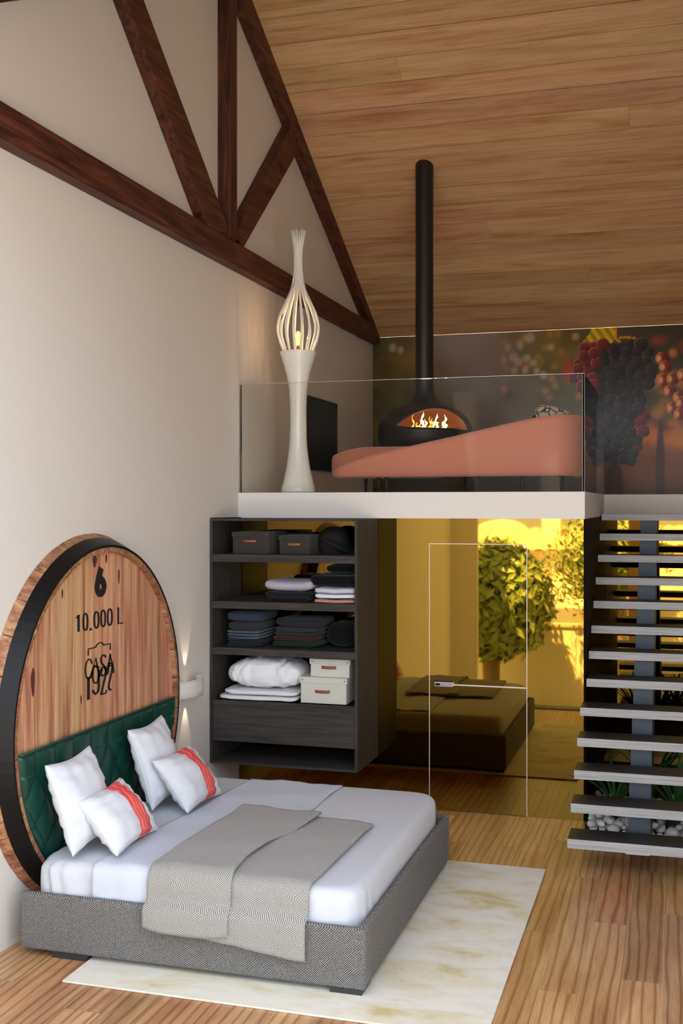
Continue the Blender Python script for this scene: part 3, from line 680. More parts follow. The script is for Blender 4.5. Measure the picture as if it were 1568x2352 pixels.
# hat
hat = thing('felt_hat', (-2.66, 8.8, 2.1035), 'black felt hat lying at the right end of the top shelf', 'hat')
mh = mat('black_felt', srgb(22, 18, 17), 0.9)
MB().blob((-2.68, 8.82, 2.19), (0.26, 0.24, 0.26), 0.9, 0.8, 24, 14, 0.004, 4).build('crown', mh, hat, True)
rt = Matrix.Rotation(0.45, 3, 'Y')
MB().blob((-2.62, 8.80, 2.215), (0.36, 0.34, 0.02), 1, 0.7, 28, 8, 0.0, 5, fn=lambda p, x, y, z: (p.x, p.y, p.z - 0.05 * (x * x + y * y)), rot=rt).build('brim', mh, hat, True)
# folded clothes
def folded(name, x0, x1, z0, z1, col, label, cat, group=None, y0=8.47, y1=8.90, layers=1, sag=0.006, seed=0, check=None, e=0.28, collar=0):
    key = 'cloth_%02x%02x%02x' % tuple(col)
    if check: key += 'k'
    if key not in M:
        M[key] = fabric(key, srgb(*col), sc=70, bump=0.003)
        if check:
            t_ = NT(M[key]); v_ = t_.coord((1, 1, 1)); s_ = t_.n('ShaderNodeSeparateXYZ'); t_.l(v_, s_.inputs[0])
            a_ = t_.math('SINE', t_.math('MULTIPLY', s_.outputs[0], 520.0)); b_ = t_.math('SINE', t_.math('MULTIPLY', s_.outputs[2], 620.0))
            t_.base(t_.ramp(t_.math('MULTIPLY', t_.math('MAXIMUM', a_, b_), 1.0), [(0.35, srgb(*col)), (0.8, srgb(*check))]))
    mb = MB(); rnd = random.Random(seed); h = (z1 - z0) / layers
    for i in range(layers):
        dx = rnd.uniform(-0.01, 0.01) if i else 0; ph = rnd.uniform(0, 6)
        c = ((x0 + x1) / 2 + dx, (y0 + y1) / 2 + rnd.uniform(0, 0.012), z0 + h * (i + 0.5))
        def fn(p, x, y, z, ph=ph): return (p.x, p.y + 0.006 * math.sin(9 * p.x + ph) * abs(y), p.z * (1 - 0.12 * abs(x) ** 3) + sag * (abs(x) ** 2 - 0.5) * (1 if z > 0 else 0.5) + 0.002 * math.sin(p.x * 40 + ph))
        mb.blob(c, (x1 - x0, y1 - y0, h * 0.97), 0.22, e + 0.12, 40, 12, 0.0022, seed + i, 5, fn)
    return mb.build(name, M[key], smooth=True, label=label, cat=cat, group=group)
S2, S3, S4 = 1.7245, 1.3505, 0.9265
G1, G2, G3, G4 = 'folded tops on the middle shelf', 'folded shirts on the middle shelf', 'folded trousers on the lower shelf', 'folded knitwear on the lower shelf'
folded('folded_sweater', -3.165, -2.80, S2, 1.765, (20, 19, 18), 'black folded garment at the bottom of the left pile, middle shelf', 'clothes', G1)
folded('folded_sweater', -3.17, -2.79, 1.766, 1.806, (26, 26, 28), 'black folded garment directly beneath the lilac grey sweater', 'clothes', G1, seed=2)
folded('folded_sweater', -3.176, -2.755, 1.807, 1.905, (176, 168, 184), 'pale lilac grey folded sweater topping the left pile, middle shelf', 'clothes', G1, seed=3, sag=0.022, e=0.5)
folded('folded_shirt', -2.75, -2.398, S2, 1.757, (232, 176, 158), 'pink checked folded shirt at the bottom of the right pile', 'clothes', G2, check=(120, 60, 62), layers=1, y0=8.45)
folded('folded_shirt', -2.75, -2.400, 1.758, 1.80, (226, 228, 238), 'bright white folded shirt in the middle of the right pile', 'clothes', G2, layers=1, y0=8.45, seed=5)
folded('folded_shirt', -2.745, -2.400, 1.801, 1.848, (198, 196, 208), 'pale grey folded shirt above the white one in the right pile', 'clothes', G2, y0=8.45, seed=6)
folded('folded_sweater', -2.80, -2.40, 1.849, 1.945, (13, 13, 15), 'thick black folded sweater on top of the pale grey shirt', 'clothes', G2, y0=8.5, y1=8.96, seed=7)
folded('folded_sweater', -2.68, -2.395, 1.946, 2.03, (12, 12, 14), 'black garment at the very top of the right pile, middle shelf', 'clothes', G2, y0=8.55, y1=8.98, seed=8, e=0.6)
folded('folded_jeans', -3.505, -3.215, S3, 1.412, (28, 31, 40), 'dark navy jeans at the bottom of the trouser pile', 'trousers', G3, layers=3, seed=11)
folded('folded_jeans', -3.50, -3.20, 1.413, 1.482, (80, 90, 108), 'light edged denim jeans second from the bottom of the pile', 'trousers', G3, layers=3, seed=12)
folded('folded_trousers', -3.49, -3.20, 1.483, 1.552, (50, 50, 54), 'dark grey folded trousers below the blue jeans', 'trousers', G3, layers=1, seed=13)
folded('folded_jeans', -3.495, -3.19, 1.553, 1.632, (48, 55, 76), 'blue folded jeans on top of the trouser pile', 'trousers', G3, layers=1, seed=14)
y_ = dict(y0=8.53, y1=8.95)
folded('folded_sweater', -3.13, -2.735, S3, 1.402, (20, 46, 28), 'dark green folded sweater at the bottom of the knitwear pile', 'clothes', G4, seed=21, **y_)
folded('folded_sweater', -3.12, -2.74, 1.403, 1.446, (60, 34, 26), 'brown folded sweater lying on the dark green one', 'clothes', G4, seed=22, **y_)
folded('folded_sweater', -3.115, -2.72, 1.447, 1.478, (44, 43, 46), 'thin dark grey folded top resting on the brown sweater', 'clothes', G4, seed=23, sag=0.012, **y_)
folded('folded_sweater', -3.11, -2.72, 1.479, 1.512, (48, 47, 50), 'thin dark grey folded top just under the thick one', 'clothes', G4, seed=24, sag=0.012, **y_)
folded('folded_sweater', -3.10, -2.70, 1.513, 1.586, (40, 40, 43), 'thick dark grey folded sweater topping the knitwear pile', 'clothes', G4, seed=25, sag=0.01, **y_)
folded('folded_sweater', -2.69, -2.46, S3, 1.56, (15, 14, 14), 'black bundle of clothing at the right end of the lower shelf', 'clothes', None, seed=26, y0=8.62, y1=8.98, e=0.6)
# duvet and blankets
folded('folded_blanket', -3.56, -2.885, S4, 0.966, (230, 230, 232), 'white folded blanket lying on the drawer top', 'blanket', 'white bedding above the drawer', seed=31, y0=8.44)
folded('folded_blanket', -3.515, -2.88, 0.967, 1.012, (226, 226, 229), 'white folded blanket between the puffy duvet and lowest blanket', 'blanket', 'white bedding above the drawer', seed=32, y0=8.45)
mb = MB()
def df(p, x, y, z):
    q_ = p.x * 27 + 1.2 * math.sin(p.z * 14 + 1.5) + 0.9 * math.sin(p.x * 8 + 1)
    r_ = 0.027 * (abs(math.sin(q_)) ** 0.45 - 0.72) + 0.006 * math.sin(p.z * 60 + 6 * math.sin(p.x * 17)) + 0.005 * math.sin(p.y * 40 + p.x * 31) + 0.004 * math.sin(p.x * 95 + p.z * 50)
    top = 1 - 0.45 * max(0, x) ** 1.5 * 0.5 - 0.30 * max(0, -x) ** 2
    return (p.x * (1 - 0.12 * max(0, z)), p.y - r_ * y * 0.9, max(p.z * top + r_ * z * 0.8, -0.120))
mb.blob((-3.195, 8.70, 1.137), (0.65, 0.45, 0.25), 0.45, 0.6, 130, 60, 0.0, 3, fn=df)
mb.build('folded_duvet', fabric('white_duvet_cotton', srgb(236, 236, 238), sc=30, bump=0.006, st=0.5), smooth=True, label='puffy white folded duvet piled on two white blankets', cat='duvet')

# ================================================================= sconce
sc = thing('wall_sconce', (XL, 7.93, 1.03), 'off-white curved wall sconce glowing beside the barrel headboard', 'wall lamp')
def arc(u): a = math.pi * u; return (XL + 0.004 + 0.115 * math.sin(a) ** 0.75, 7.93 - 0.195 * math.cos(a))
MB().grid(lambda u, v: (arc(u)[0], arc(u)[1], 1.035 + 0.135 * v), 40, 4).build('shade', M['sconce'], sc, True, solid=0.006)
for z in (1.05, 1.155): MB().tube([(arc(i / 30)[0] + 0.003, arc(i / 30)[1], z) for i in range(31)], 0.0025, 6).build('rim', M['sconce'], sc, True)
B(XL + 0.001, XL + 0.02, 7.83, 8.03, 1.06, 1.14).build('back_plate', M['sconce'], sc)
B(XL + 0.02, XL + 0.07, 7.90, 7.96, 1.08, 1.13).build('lamp_holder', M['rivet_dark'], sc)
MB().blob((XL + 0.06, 7.93, 1.135), (0.03, 0.05, 0.015), 1, 1, 12, 8).build('bulb', emis('sconce_bulb', (1, 0.8, 0.55, 1), 6), sc, True)
for s_, z in ((1, 1.175), (-1, 1.03)):
    l_ = D.lights.new('sconce_beam', 'SPOT'); lo = D.objects.new('sconce_beam', l_); COL.objects.link(lo); lo.parent = sc
    lo.location = Vector((XL + 0.05, 7.93, z)) - WORLD[sc]; l_.energy = 4.0; l_.spot_size = math.radians(42); l_.spot_blend = 0.5
    l_.shadow_soft_size = 0.01; l_.color = (1, 0.78, 0.52)
    lo.rotation_euler = Vector((-0.12, 0, s_)).to_track_quat('-Z', 'Y').to_euler()

# ================================================================= staircase
st = thing('staircase', (-0.235, 9.2, 0.0), 'floating staircase of dark treads with brushed grey edges on a steel spine', 'stairs')
TY = [11.09, 10.56, 10.26, 10.03, 9.75, 9.49, 9.22, 8.97, 8.70, 8.435, 8.17, 7.905, 7.64]
TY[0] = 10.88; TY[1] = 10.60; TY[2] = 10.32; TY[3] = 10.04
TX = None
CAMD = lambda x, y: x * math.sin(-YAW) + y * math.cos(YAW)
tops = [1181, 1227, 1276, 1326.5, 1380, 1436.5, 1495, 1559, 1625, 1695, 1770, 1846, 1925.5]
for i, y in enumerate(TY):
    z = 2.42 - i * 0.1795 if i < 12 else 0.262
    z = [2.417, 2.236, 2.052, 1.868, 1.686, 1.503, 1.326, 1.14, 0.960, 0.781, 0.603, 0.432, 0.263][i]
    xl = -0.662 if i < 8 else -0.69
    r_ = B(xl, 0.215, y + 0.004, y + 0.268, z - 0.062, z).build('tread', M['tread'], st, bevel=0.002)
    B(xl, 0.215, y, y + 0.004, z - 0.062, z).build('front_edge', M['nosing'], r_)
# saw-tooth steel spine
TZ = [2.417, 2.236, 2.052, 1.868, 1.686, 1.503, 1.326, 1.14, 0.960, 0.781, 0.603, 0.432, 0.263]
sp_ = [(7.72, 0.186)]
for i in range(12, -1, -1):
    ya = TY[i] + 0.05 if i < 12 else 7.72
    sp_.append((ya, TZ[i] - 0.0625)); sp_.append(((TY[i - 1] + 0.05) if i else 11.565, TZ[i] - 0.0625))
sp_ += [(11.565, 2.00), (11.2, 1.98), (8.85, 0.013), (8.55, 0.013), (8.0, 0.135)]
MB().prism(sp_, -0.31, -0.16, 'X').build('spine', M['steel'], st, bevel=0.001, label='blue grey steel spine beam')
B(-0.313, -0.157, 7.70, 7.90, 0.176, 0.1855).build('mounting_plate', M['steel_light'], st)
# planter under the stairs
pb = thing('pebble_bed', (0.0, 9.6, 0.001), 'white rounded pebbles heaped on dark soil beneath the staircase', 'pebbles')
B(-0.665, XR - 0.01, 8.66, 11.2, 0.001, 0.012).build('soil', M['soil'], pb)
pts = []
rnd = random.Random(5); tries = 0
def hgt(y): return 0.012 + 0.05 * min(1, max(0, (y - 8.66) / 0.4))
while len(pts) < 285 and tries < 60000:
    tries += 1
    big = rnd.random() < 0.35 and tries < 20000
    r = rnd.uniform(0.040, 0.056) if big else rnd.uniform(0.019, 0.034)
    x = rnd.uniform(-0.64 + r * 0.7, 0.34); y = 8.70 + abs(rnd.random()) ** 1.5 * 1.0
    lay = 0 if (big or rnd.random() < 0.55) else 1
    z = 0.012 + r * 0.8 + lay * 0.045
    if all((x - a) ** 2 + (y - b) ** 2 + (z - c) ** 2 > ((r + q) * 0.86) ** 2 for a, b, c, q in pts): pts.append((x, y, z, r))
pmesh = []
for k in range(6):
    o = MB().blob((0, 0, 0), (2, 2, 1.7), 1, 1, 14, 9, 0.05, k, 0.25).build('pebble', M['pebble'], pb, True)
    pmesh.append(o)
for i, (x, y, z, r) in enumerate(pts):
    o = pmesh[i] if i < 6 else pmesh[i % 6].copy()
    if i >= 6: COL.objects.link(o); o.parent = pb
    s_ = r; o.rotation_euler = (rnd.uniform(-.2, .2), rnd.uniform(-.2, .2), rnd.uniform(0, 6.28)); q = rnd.uniform(0.85, 1.15)
    o.scale = (s_ * q, s_ / q, s_ * 0.92); o.location = Vector((x, y, z - 0.85 * s_)) - WORLD[pb]
def blade(mb, base, d, L, w, droop, n=9, lift=1.0, fold=0.15):
    side = Vector((-d.y, d.x, 0)).normalized(); b0 = len(mb.v)
    for i in range(n):
        t_ = i / (n - 1); out = L * t_ * (0.35 + 0.65 * t_ ** 0.7) * (1 - lift * 0.35); up_ = L * (lift * t_ - droop * t_ * t_)
        c = Vector(base) + d * out + Vector((0, 0, up_)); ww = w * (math.sin(math.pi * min(1, t_ * 0.93 + 0.07)) ** 0.7)
        for s_ in (-1, 0, 1): mb.v.append(tuple(c + side * ww * s_ / 2 + Vector((0, 0, (abs(s_) * fold) * ww))))
    for i in range(n - 1):
        for j in range(2): mb.f.append((b0 + i * 3 + j, b0 + i * 3 + j + 1, b0 + i * 3 + 4 + j, b0 + i * 3 + 3 + j))
def plant(name, x, y, nleaf, L, w, mt, label, droop=0.55, seed=0, lift=1.1):
    root = thing(name, (x, y, 0.012), label, 'plant'); rr = random.Random(seed)
    for k in range(nleaf):
        a = k * 2.399 + rr.uniform(-.3, .3); l_ = L * rr.uniform(0.65, 1.05)
        mb = MB(); blade(mb, (x + 0.012 * math.cos(a), y + 0.012 * math.sin(a), 0.012), Vector((math.cos(a), math.sin(a), 0)), l_, w * rr.uniform(.8, 1.1), droop * rr.uniform(0.7, 1.1), lift=lift * rr.uniform(.75, 1.1))
        mb.build('leaf', M[mt], root, True, solid=0.0012)
plant('grass_plant', -0.46, 9.32, 20, 0.78, 0.028, 'leaf', 'spiky green grass-like plant left of the steel spine beneath the stairs', 0.5, 1)
plant('grass_plant', 0.02, 9.28, 20, 0.80, 0.030, 'leaf', 'spiky green grass-like plant right of the steel spine beneath the stairs', 0.5, 2)
plant('grass_plant', -0.18, 9.85, 18, 0.85, 0.026, 'leafdark', 'dark grass-like plant growing behind the steel spine', 0.5, 3)
plant('broadleaf_plant', -0.34, 9.05, 7, 0.46, 0.085, 'leafdark', 'broad-leaved dark green plant left among the white pebbles', 0.55, 4, 0.85)
plant('broadleaf_plant', 0.05, 9.00, 8, 0.50, 0.10, 'leafdark', 'broad-leaved dark green plant right among the white pebbles', 0.6, 6, 0.85)
# ================================================================= mezzanine furniture
# mural: flat photographic print of a vineyard, painted as vertex colours
NX, NZ = 640, 250
X0m, X1m, Z0m, Z1m = XL + 0.004, XR - 0.004, ZT + 0.002, 4.583
gx, gz = np.meshgrid(np.linspace(X0m, X1m, NX), np.linspace(Z0m, Z1m, NZ))
img = np.zeros((NZ, NX, 3)) + np.array([0.030, 0.026, 0.016])
rs = np.random.RandomState(4)
def soft(cx, cz, rx, rz, col, a=1.0, p=1.0, hard=2.0):
    d = ((gx - cx) / rx) ** 2 + ((gz - cz) / rz) ** 2
    w = (np.clip(1.0 / (1 + d ** hard), 0, 1) * a)[..., None]
    img[:] = img * (1 - w) + np.array(col) * w
f = lambda r, g, b: np.array(srgb(r, g, b)[:3])
# broad zones
soft(-2.55, 4.5, 0.55, 0.55, f(138, 128, 128), 0.85); soft(-2.2, 4.2, 0.42, 0.45, f(128, 116, 112), 0.7)
soft(-3.2, 4.0, 0.6, 0.7, f(78, 76, 38), 0.85); soft(-3.3, 3.3, 0.8, 0.6, f(52, 50, 34), 0.8)
soft(-1.4, 4.25, 0.55, 0.4, f(116, 96, 34), 0.8); soft(-1.5, 3.6, 0.5, 0.5, f(76, 64, 32), 0.8)
soft(-2.3, 3.4, 0.5, 0.5, f(88, 66, 44), 0.6); soft(-0.2, 3.0, 0.5, 0.35, f(120, 66, 30), 0.9); soft(0.6, 3.1, 0.6, 0.4, f(110, 62, 30), 0.9)
soft(-0.2, 3.33, 0.30, 0.10, f(196, 110, 36), 0.9); soft(0.1, 3.25, 0.3, 0.09, f(200, 120, 40), 0.8)
soft(-0.1, 3.7, 0.14, 0.3, f(66, 76, 30), 0.8); soft(-1.05, 2.9, 0.3, 0.25, f(92, 52, 28), 0.7)
soft(-1.5, 3.05, 0.6, 0.3, f(70, 48, 34), 0.6)
for _ in range(230):
    x = rs.uniform(-3.6, -0.9); z = rs.uniform(3.1, 4.6); pal = [(70, 76, 30), (124, 104, 26), (60, 44, 26), (120, 70, 34), (88, 92, 40), (36, 34, 22), (110, 90, 40)][rs.randint(7)]
    if -2.7 < x < -2.0 and z > 3.6 and rs.rand() < 0.75: continue
    soft(x, z, rs.uniform(0.05, 0.13), rs.uniform(0.05, 0.14), f(*pal), rs.uniform(0.25, 0.6), hard=1.6)
for _ in range(60):
    x = rs.uniform(-0.25, 1.2); z = rs.uniform(3.2, 4.5); pal = [(150, 60, 40), (190, 110, 50), (40, 30, 34), (90, 40, 40), (210, 130, 60)][rs.randint(5)]
    soft(x, z, rs.uniform(0.04, 0.09), rs.uniform(0.03, 0.10), f(*pal), rs.uniform(0.3, 0.6), hard=3)
for (x, z) in [(-1.78, 4.42), (-1.93, 4.40), (-1.86, 4.28), (-1.80, 4.22), (-1.70, 4.26), (-1.62, 4.20), (-1.72, 4.12), (-1.58, 4.10), (-1.85, 4.12), (-1.66, 4.50), (-1.50, 4.05), (-1.98, 4.25), (-3.35, 4.45), (-3.25, 4.42)]:
    soft(x, z, rs.uniform(0.035, 0.055), rs.uniform(0.035, 0.055), f(176, 160, 150), 0.6, hard=4)
soft(-2.45, 4.5, 0.42, 0.32, f(132, 122, 122), 0.9, hard=1.5); soft(-2.2, 4.15, 0.28, 0.30, f(124, 112, 108), 0.8, hard=1.5)
for _ in range(26):
    soft(rs.uniform(-2.0, -1.0), rs.uniform(3.75, 4.55), 0.04, 0.04, f(*[(170, 120, 50), (170, 150, 40), (196, 120, 60), (200, 170, 120)][rs.randint(4)]), rs.uniform(.2, .45), hard=3)
soft(-1.22, 4.1, 0.05, 0.12, f(172, 58, 36), 0.8, hard=3)
# trunk of a vine
soft(-0.16, 2.95, 0.05, 0.5, f(38, 30, 22), 0.9, hard=6); soft(-0.68, 2.75, 0.10, 0.28, f(52, 30, 16), 0.9, hard=6)
# leaf and stem of the bunch
def poly_fill(poly, colfn):
    ins = np.zeros_like(gx, bool); n = len(poly)
    for i in range(n):
        (xa, za), (xb, zb) = poly[i], poly[(i + 1) % n]
        cond = ((za > gz) != (zb > gz)) & (gx < (xb - xa) * (gz - za) / (zb - za + 1e-9) + xa)
        ins ^= cond
    img[ins] = colfn(gx[ins], gz[ins])
poly_fill([(-1.04, 4.43), (-0.98, 4.50), (-0.93, 4.60), (-0.68, 4.60), (-0.67, 4.48), (-0.70, 4.40), (-0.78, 4.38), (-0.86, 4.38), (-0.90, 4.43), (-0.95, 4.42)],
          lambda x, z: f(196, 164, 22) * (0.72 + 0.28 * np.sin(x * 60 + z * 40))[:, None])
for a, b in zip([(-0.66, 4.60), (-0.665, 4.45), (-0.60, 4.40), (-0.52, 4.36), (-0.62, 4.46), (-0.5, 4.43)], [(-0.665, 4.45), (-0.60, 4.40), (-0.56, 4.32), (-0.44, 4.40), (-0.5, 4.46), (-0.45, 4.45)]):
    for t_ in np.linspace(0, 1, 14): soft(a[0] + (b[0] - a[0]) * t_, a[1] + (b[1] - a[1]) * t_, 0.012, 0.012, f(186, 130, 44), 0.8, hard=5)
def grape(cx, cz, r, col, rim=0.5, lit=(200, 120, 90), ld=(-0.6, 0.5)):
    d = np.hypot(gx - cx, (gz - cz)) / r; m_ = d < 1
    k = ((gx - cx) * ld[0] + (gz - cz) * ld[1]) / r
    sh = 0.55 + 0.45 * np.clip(k, -1, 1)
    c_ = np.array(col)[None] * sh[m_][:, None] + f(*lit)[None] * (np.clip(d[m_] - 0.82, 0, 1) / 0.18 * rim * np.clip(k[m_], 0, 1))[:, None]
    img[m_] = c_
dk = f(50, 46, 50); rd = f(128, 42, 46)
for (x, z) in [(1.0, 0)]: pass
gr = []
for row, (z, xa, xb) in enumerate([(4.36, -1.0, -0.35), (4.27, -1.05, -0.32), (4.18, -1.08, -0.30), (4.09, -1.12, -0.28), (4.0, -1.12, -0.25), (3.91, -1.05, -0.3), (3.82, -0.98, -0.38), (3.73, -0.95, -0.4), (3.64, -0.95, -0.38), (3.55, -0.96, -0.38), (3.46, -0.97, -0.36), (3.37, -0.95, -0.38), (3.28, -0.95, -0.4), (3.19, -0.93, -0.42), (3.10, -0.88, -0.45), (3.02, -0.72, -0.5)]):
    n = int(round((xb - xa) / 0.115)) + 1
    for k in range(n): gr.append((xa + (xb - xa) * k / max(1, n - 1) + rs.uniform(-.015, .015) + (0.02 if row % 2 else -0.02), z + rs.uniform(-.02, .02)))
rs.shuffle(gr)
for x, z in gr:
    left = x < -0.88 and z > 3.85; right = x > -0.45 and z < 3.7
    grape(x, z, rs.uniform(0.060, 0.076), rd if (left or (right and rs.rand() < 0.5)) else dk * rs.uniform(0.8, 1.2), 0.9 if left else 0.35, (220, 120, 110) if left else (120, 110, 120))
grape(-0.81, 4.385, 0.078, rd, 0.8); grape(-0.38, 4.37, 0.08, dk * 1.2, 0.6)
for (x, z) in [(-0.14, 4.20), (-0.10, 4.10), (-0.12, 3.95), (-0.02, 3.96), (-0.05, 3.82), (0.05, 3.74), (-0.02, 3.62), (0.06, 3.55), (0.08, 3.68), (0.1, 4.0), (0.18, 3.85), (0.2, 3.65), (0.22, 3.45), (0.3, 4.1), (0.35, 3.9)]:
    grape(x, z, 0.072, f(150, 40, 36), 1.0, (255, 190, 110), (-0.8, 0.2)); soft(x - 0.035, z, 0.022, 0.036, f(235, 165, 110), 0.8, hard=3)
for s_ in range(1):
    img = img * 1.6
mb = MB(); mb.v = list(map(tuple, np.stack([gx, np.full_like(gx, YB - 0.012), gz], -1).reshape(-1, 3)))
idx = np.arange(NX * NZ).reshape(NZ, NX)
mb.f = list(map(tuple, np.stack([idx[:-1, :-1], idx[:-1, 1:], idx[1:, 1:], idx[1:, :-1]], -1).reshape(-1, 4)))
m = mat('vineyard_print', rough=0.22, spec=0.22); t = NT(m)
at = t.n('ShaderNodeAttribute', attribute_name='print'); t.base(at.outputs['Color'])
mo = mb.build('vineyard_mural', m, label='large vineyard photo mural with dark grapes on the far wall', cat='mural')
ca = mo.data.color_attributes.new('print', 'FLOAT_COLOR', 'POINT')
buf = np.ones((NX * NZ, 4), np.float32); buf[:, :3] = np.clip(img, 0, 1).reshape(-1, 3); ca.data.foreach_set('color', buf.ravel())
sm = mo.modifiers.new('solid', 'SOLIDIFY'); sm.thickness = 0.008; sm.offset = -1
# back cover keeps thickness
# ---- lamp
LX, LY = -3.196, 9.42
lp = thing('floor_lamp', (LX, LY, ZT), 'tall white sculptural floor lamp with slender rods around a bulb', 'lamp')
prof = [(0.002, 2.607), (0.150, 2.607), (0.158, 2.617), (0.142, 2.68), (0.125, 2.75), (0.112, 2.80), (0.100, 2.864), (0.084, 2.98), (0.075, 3.093), (0.0725, 3.322), (0.076, 3.45), (0.086, 3.563), (0.107, 3.666), (0.130, 3.74), (0.146, 3.79), (0.162, 3.845), (0.165, 3.857), (0.160, 3.859), (0.13, 3.80), (0.10, 3.76), (0.002, 3.75)]
MB().lathe([(r, z) for r, z in prof], (LX, LY, 0), 48).build('pedestal', M['white_gloss'], lp, True, sub=1)
rp = [(3.84, 0.122), (3.90, 0.145), (3.952, 0.166), (4.01, 0.181), (4.067, 0.187), (4.12, 0.180), (4.18, 0.163), (4.239, 0.138), (4.30, 0.108), (4.353, 0.083), (4.41, 0.060), (4.468, 0.045), (4.583, 0.032), (4.68, 0.031), (4.755, 0.034), (4.83, 0.044), (4.925, 0.064)]
for k in range(16):
    a = 2 * math.pi * k / 16 + 0.1; dz = 0.01 * math.sin(k * 2.3)
    MB().tube([(LX + r * math.cos(a), LY + r * math.sin(a), z + (dz if i == len(rp) - 1 else 0)) for i, (z, r) in enumerate(rp)], [0.011] * 12 + [0.0085] * 5, 8).build('rod', M['white_gloss'], lp, True)
sk = MB().lathe([(0.001, 3.75), (0.018, 3.75), (0.018, 3.90), (0.014, 3.91), (0.001, 3.91)], (LX, LY, 0), 16).build('socket', M['leather'], lp, True)
bl = MB().lathe([(0.001, 3.91), (0.014, 3.912), (0.022, 3.935), (0.026, 3.98), (0.022, 4.02), (0.010, 4.04), (0.001, 4.043)], (LX, LY, 0), 16).build('bulb', M['bulb'], lp, True)
pl = D.lights.new('lamp_glow', 'POINT'); po = D.objects.new('lamp_glow', pl); COL.objects.link(po); po.parent = lp
po.location = Vector((LX, LY, 3.99)) - WORLD[lp]; pl.energy = 26; pl.color = (1, 0.56, 0.26); pl.shadow_soft_size = 0.03
# ---- railing
rl = thing('glass_railing', (-2.1, YG + 0.02, ZT), 'clear glass railing along the front edge of the mezzanine', 'railing')
B(-3.59, -0.70, YG, YG + 0.014, ZT, 3.54).build('front_pane', M['glass'], rl)
B(-0.698, -0.684, YG, YM - 0.01, ZT, 3.54).build('side_pane', M['glass'], rl)
B(-3.60, -3.5945, YG, YG + 0.014, ZT, 3.54).build('wall_channel', M['tv_edge'], rl)
B(-3.59, -0.70, YG, YG + 0.014, 3.5405, 3.5445).build('top_edge', M['glass_edge'], rl)
B(-0.698, -0.684, YG, YM - 0.01, 3.5405, 3.5445).build('top_edge', M['glass_edge'], rl)
B(-0.7, -0.6985, YG - 0.002, YG + 0.014, ZT, 3.54).build('corner_edge', M['strip'], rl)
B(-0.683, -0.6815, YG - 0.002, YG, ZT, 3.54).build('corner_edge', M['strip'], rl)
# ---- tv
tv = thing('television', (XL, 11.24, 2.88), 'thin black wall television on the left wall behind the white lamp', 'television')
B(XL + 0.001, XL + 0.030, 10.58, 11.905, 2.872, 3.62).build('screen', M['tv'], tv, bevel=0.002)
B(XL + 0.001, XL + 0.026, 10.578, 11.907, 2.860, 2.871).build('lower_edge', M['tv_edge'], tv)
# ---- hanging fireplace
FX, FY = -2.40, 11.0
fp = thing('hanging_fireplace', (FX, FY, 2.93), 'black suspended fireplace with flue pipe to ceiling and burning fire', 'fireplace')
zc = roofz(FY)
fm = MB()
def flue(u, v):
    a = 2 * math.pi * u; x = FX + 0.0895 * math.cos(a); y = FY + 0.0895 * math.sin(a)
    return (x, y, 3.70 + (roofz(y) - 0.006 - 3.70) * v)
fm.grid(flue, 40, 2, True, False); fm.build('flue_pipe', M['hood'], fp, True)
hpf = [(0.0895, 3.71), (0.091, 3.66), (0.097, 3.62), (0.112, 3.58), (0.14, 3.545), (0.18, 3.515), (0.235, 3.49), (0.30, 3.462), (0.36, 3.43), (0.41, 3.39), (0.448, 3.34), (0.468, 3.28), (0.472, 3.22), (0.462, 3.14), (0.435, 3.07), (0.385, 3.01), (0.31, 2.965), (0.20, 2.94), (0.08, 2.93), (0.001, 2.93)]
# resample profile
zz = np.linspace(0, len(hpf) - 1, 110)
HP = [(float(np.interp(k, range(len(hpf)), [p[0] for p in hpf])), float(np.interp(k, range(len(hpf)), [p[1] for p in hpf]))) for k in zz]
PHC, PHW = 29.0, 57.0
def inside(phi, z):      # phi deg from -Y toward +X
    u = (phi - PHC) / PHW
    if abs(u) >= 1: return False
    topz = 3.262 + 0.185 * (1 - abs(u + -0.12 * (1 - u * u)) ** 2.6) if True else 0
    lowz = 3.245 - 0.012 * (u + 1) + 0.05 * max(0, -u - 0.6)
    return lowz < z < topz
def shell(scale, n, prof, lo=-1e9):
    mb = MB(); NA = n
    for i in range(NA):
        ph_ = 360 * i / NA - 180
        for r, z in prof:
            a = math.radians(ph_); mb.v.append((FX + (r - scale) * math.sin(a), FY - (r - scale) * math.cos(a), z))
    P_ = len(prof)
    for i in range(NA):
        ph_ = 360 * (i + 0.5) / NA - 180
        for j in range(P_ - 1):
            zm = (prof[j][1] + prof[j + 1][1]) / 2
            if inside(ph_, zm) and prof[j][0] > 0.2: continue
            a, b = i * P_ + j, ((i + 1) % NA) * P_ + j
            mb.f.append((a, b, b + 1, a + 1))
    return mb
shell(0.0, 240, HP).build('hood', M['hood'], fp, True)
inn = [(max(r - 0.035, 0.001), z - 0.012 if z > 3.3 else z) for r, z in HP if 3.2 < z < 3.62]
mb = MB()
# firebox lining with its own opening
mb2 = MB(); NA = 160
for i in range(NA):
    a = math.radians(360 * i / NA - 180)
    for r, z in inn: mb2.v.append((FX + r * math.sin(a), FY - r * math.cos(a), z))
for i in range(NA):
    ph_ = 360 * (i + 0.5) / NA - 180
    for j in range(len(inn) - 1):
        if inside(ph_, (inn[j][1] + inn[j + 1][1]) / 2): continue
        a, b = i * len(inn) + j, ((i + 1) % NA) * len(inn) + j
        mb2.f.append((a, b, b + 1, a + 1))
mb2.build('firebox_lining', M['copper'], fp, True, label='copper coloured firebox lining')
MB().lathe([(0.001, 3.222), (0.43, 3.222), (0.43, 3.205), (0.001, 3.205)], (FX, FY, 0), 48).build('hearth_plate', M['copper'], fp)
def rad(z): return float(np.interp(-z, [-p[1] for p in hpf], [p[0] for p in hpf]))
rim = []
us = np.linspace(-1, 1, 60)
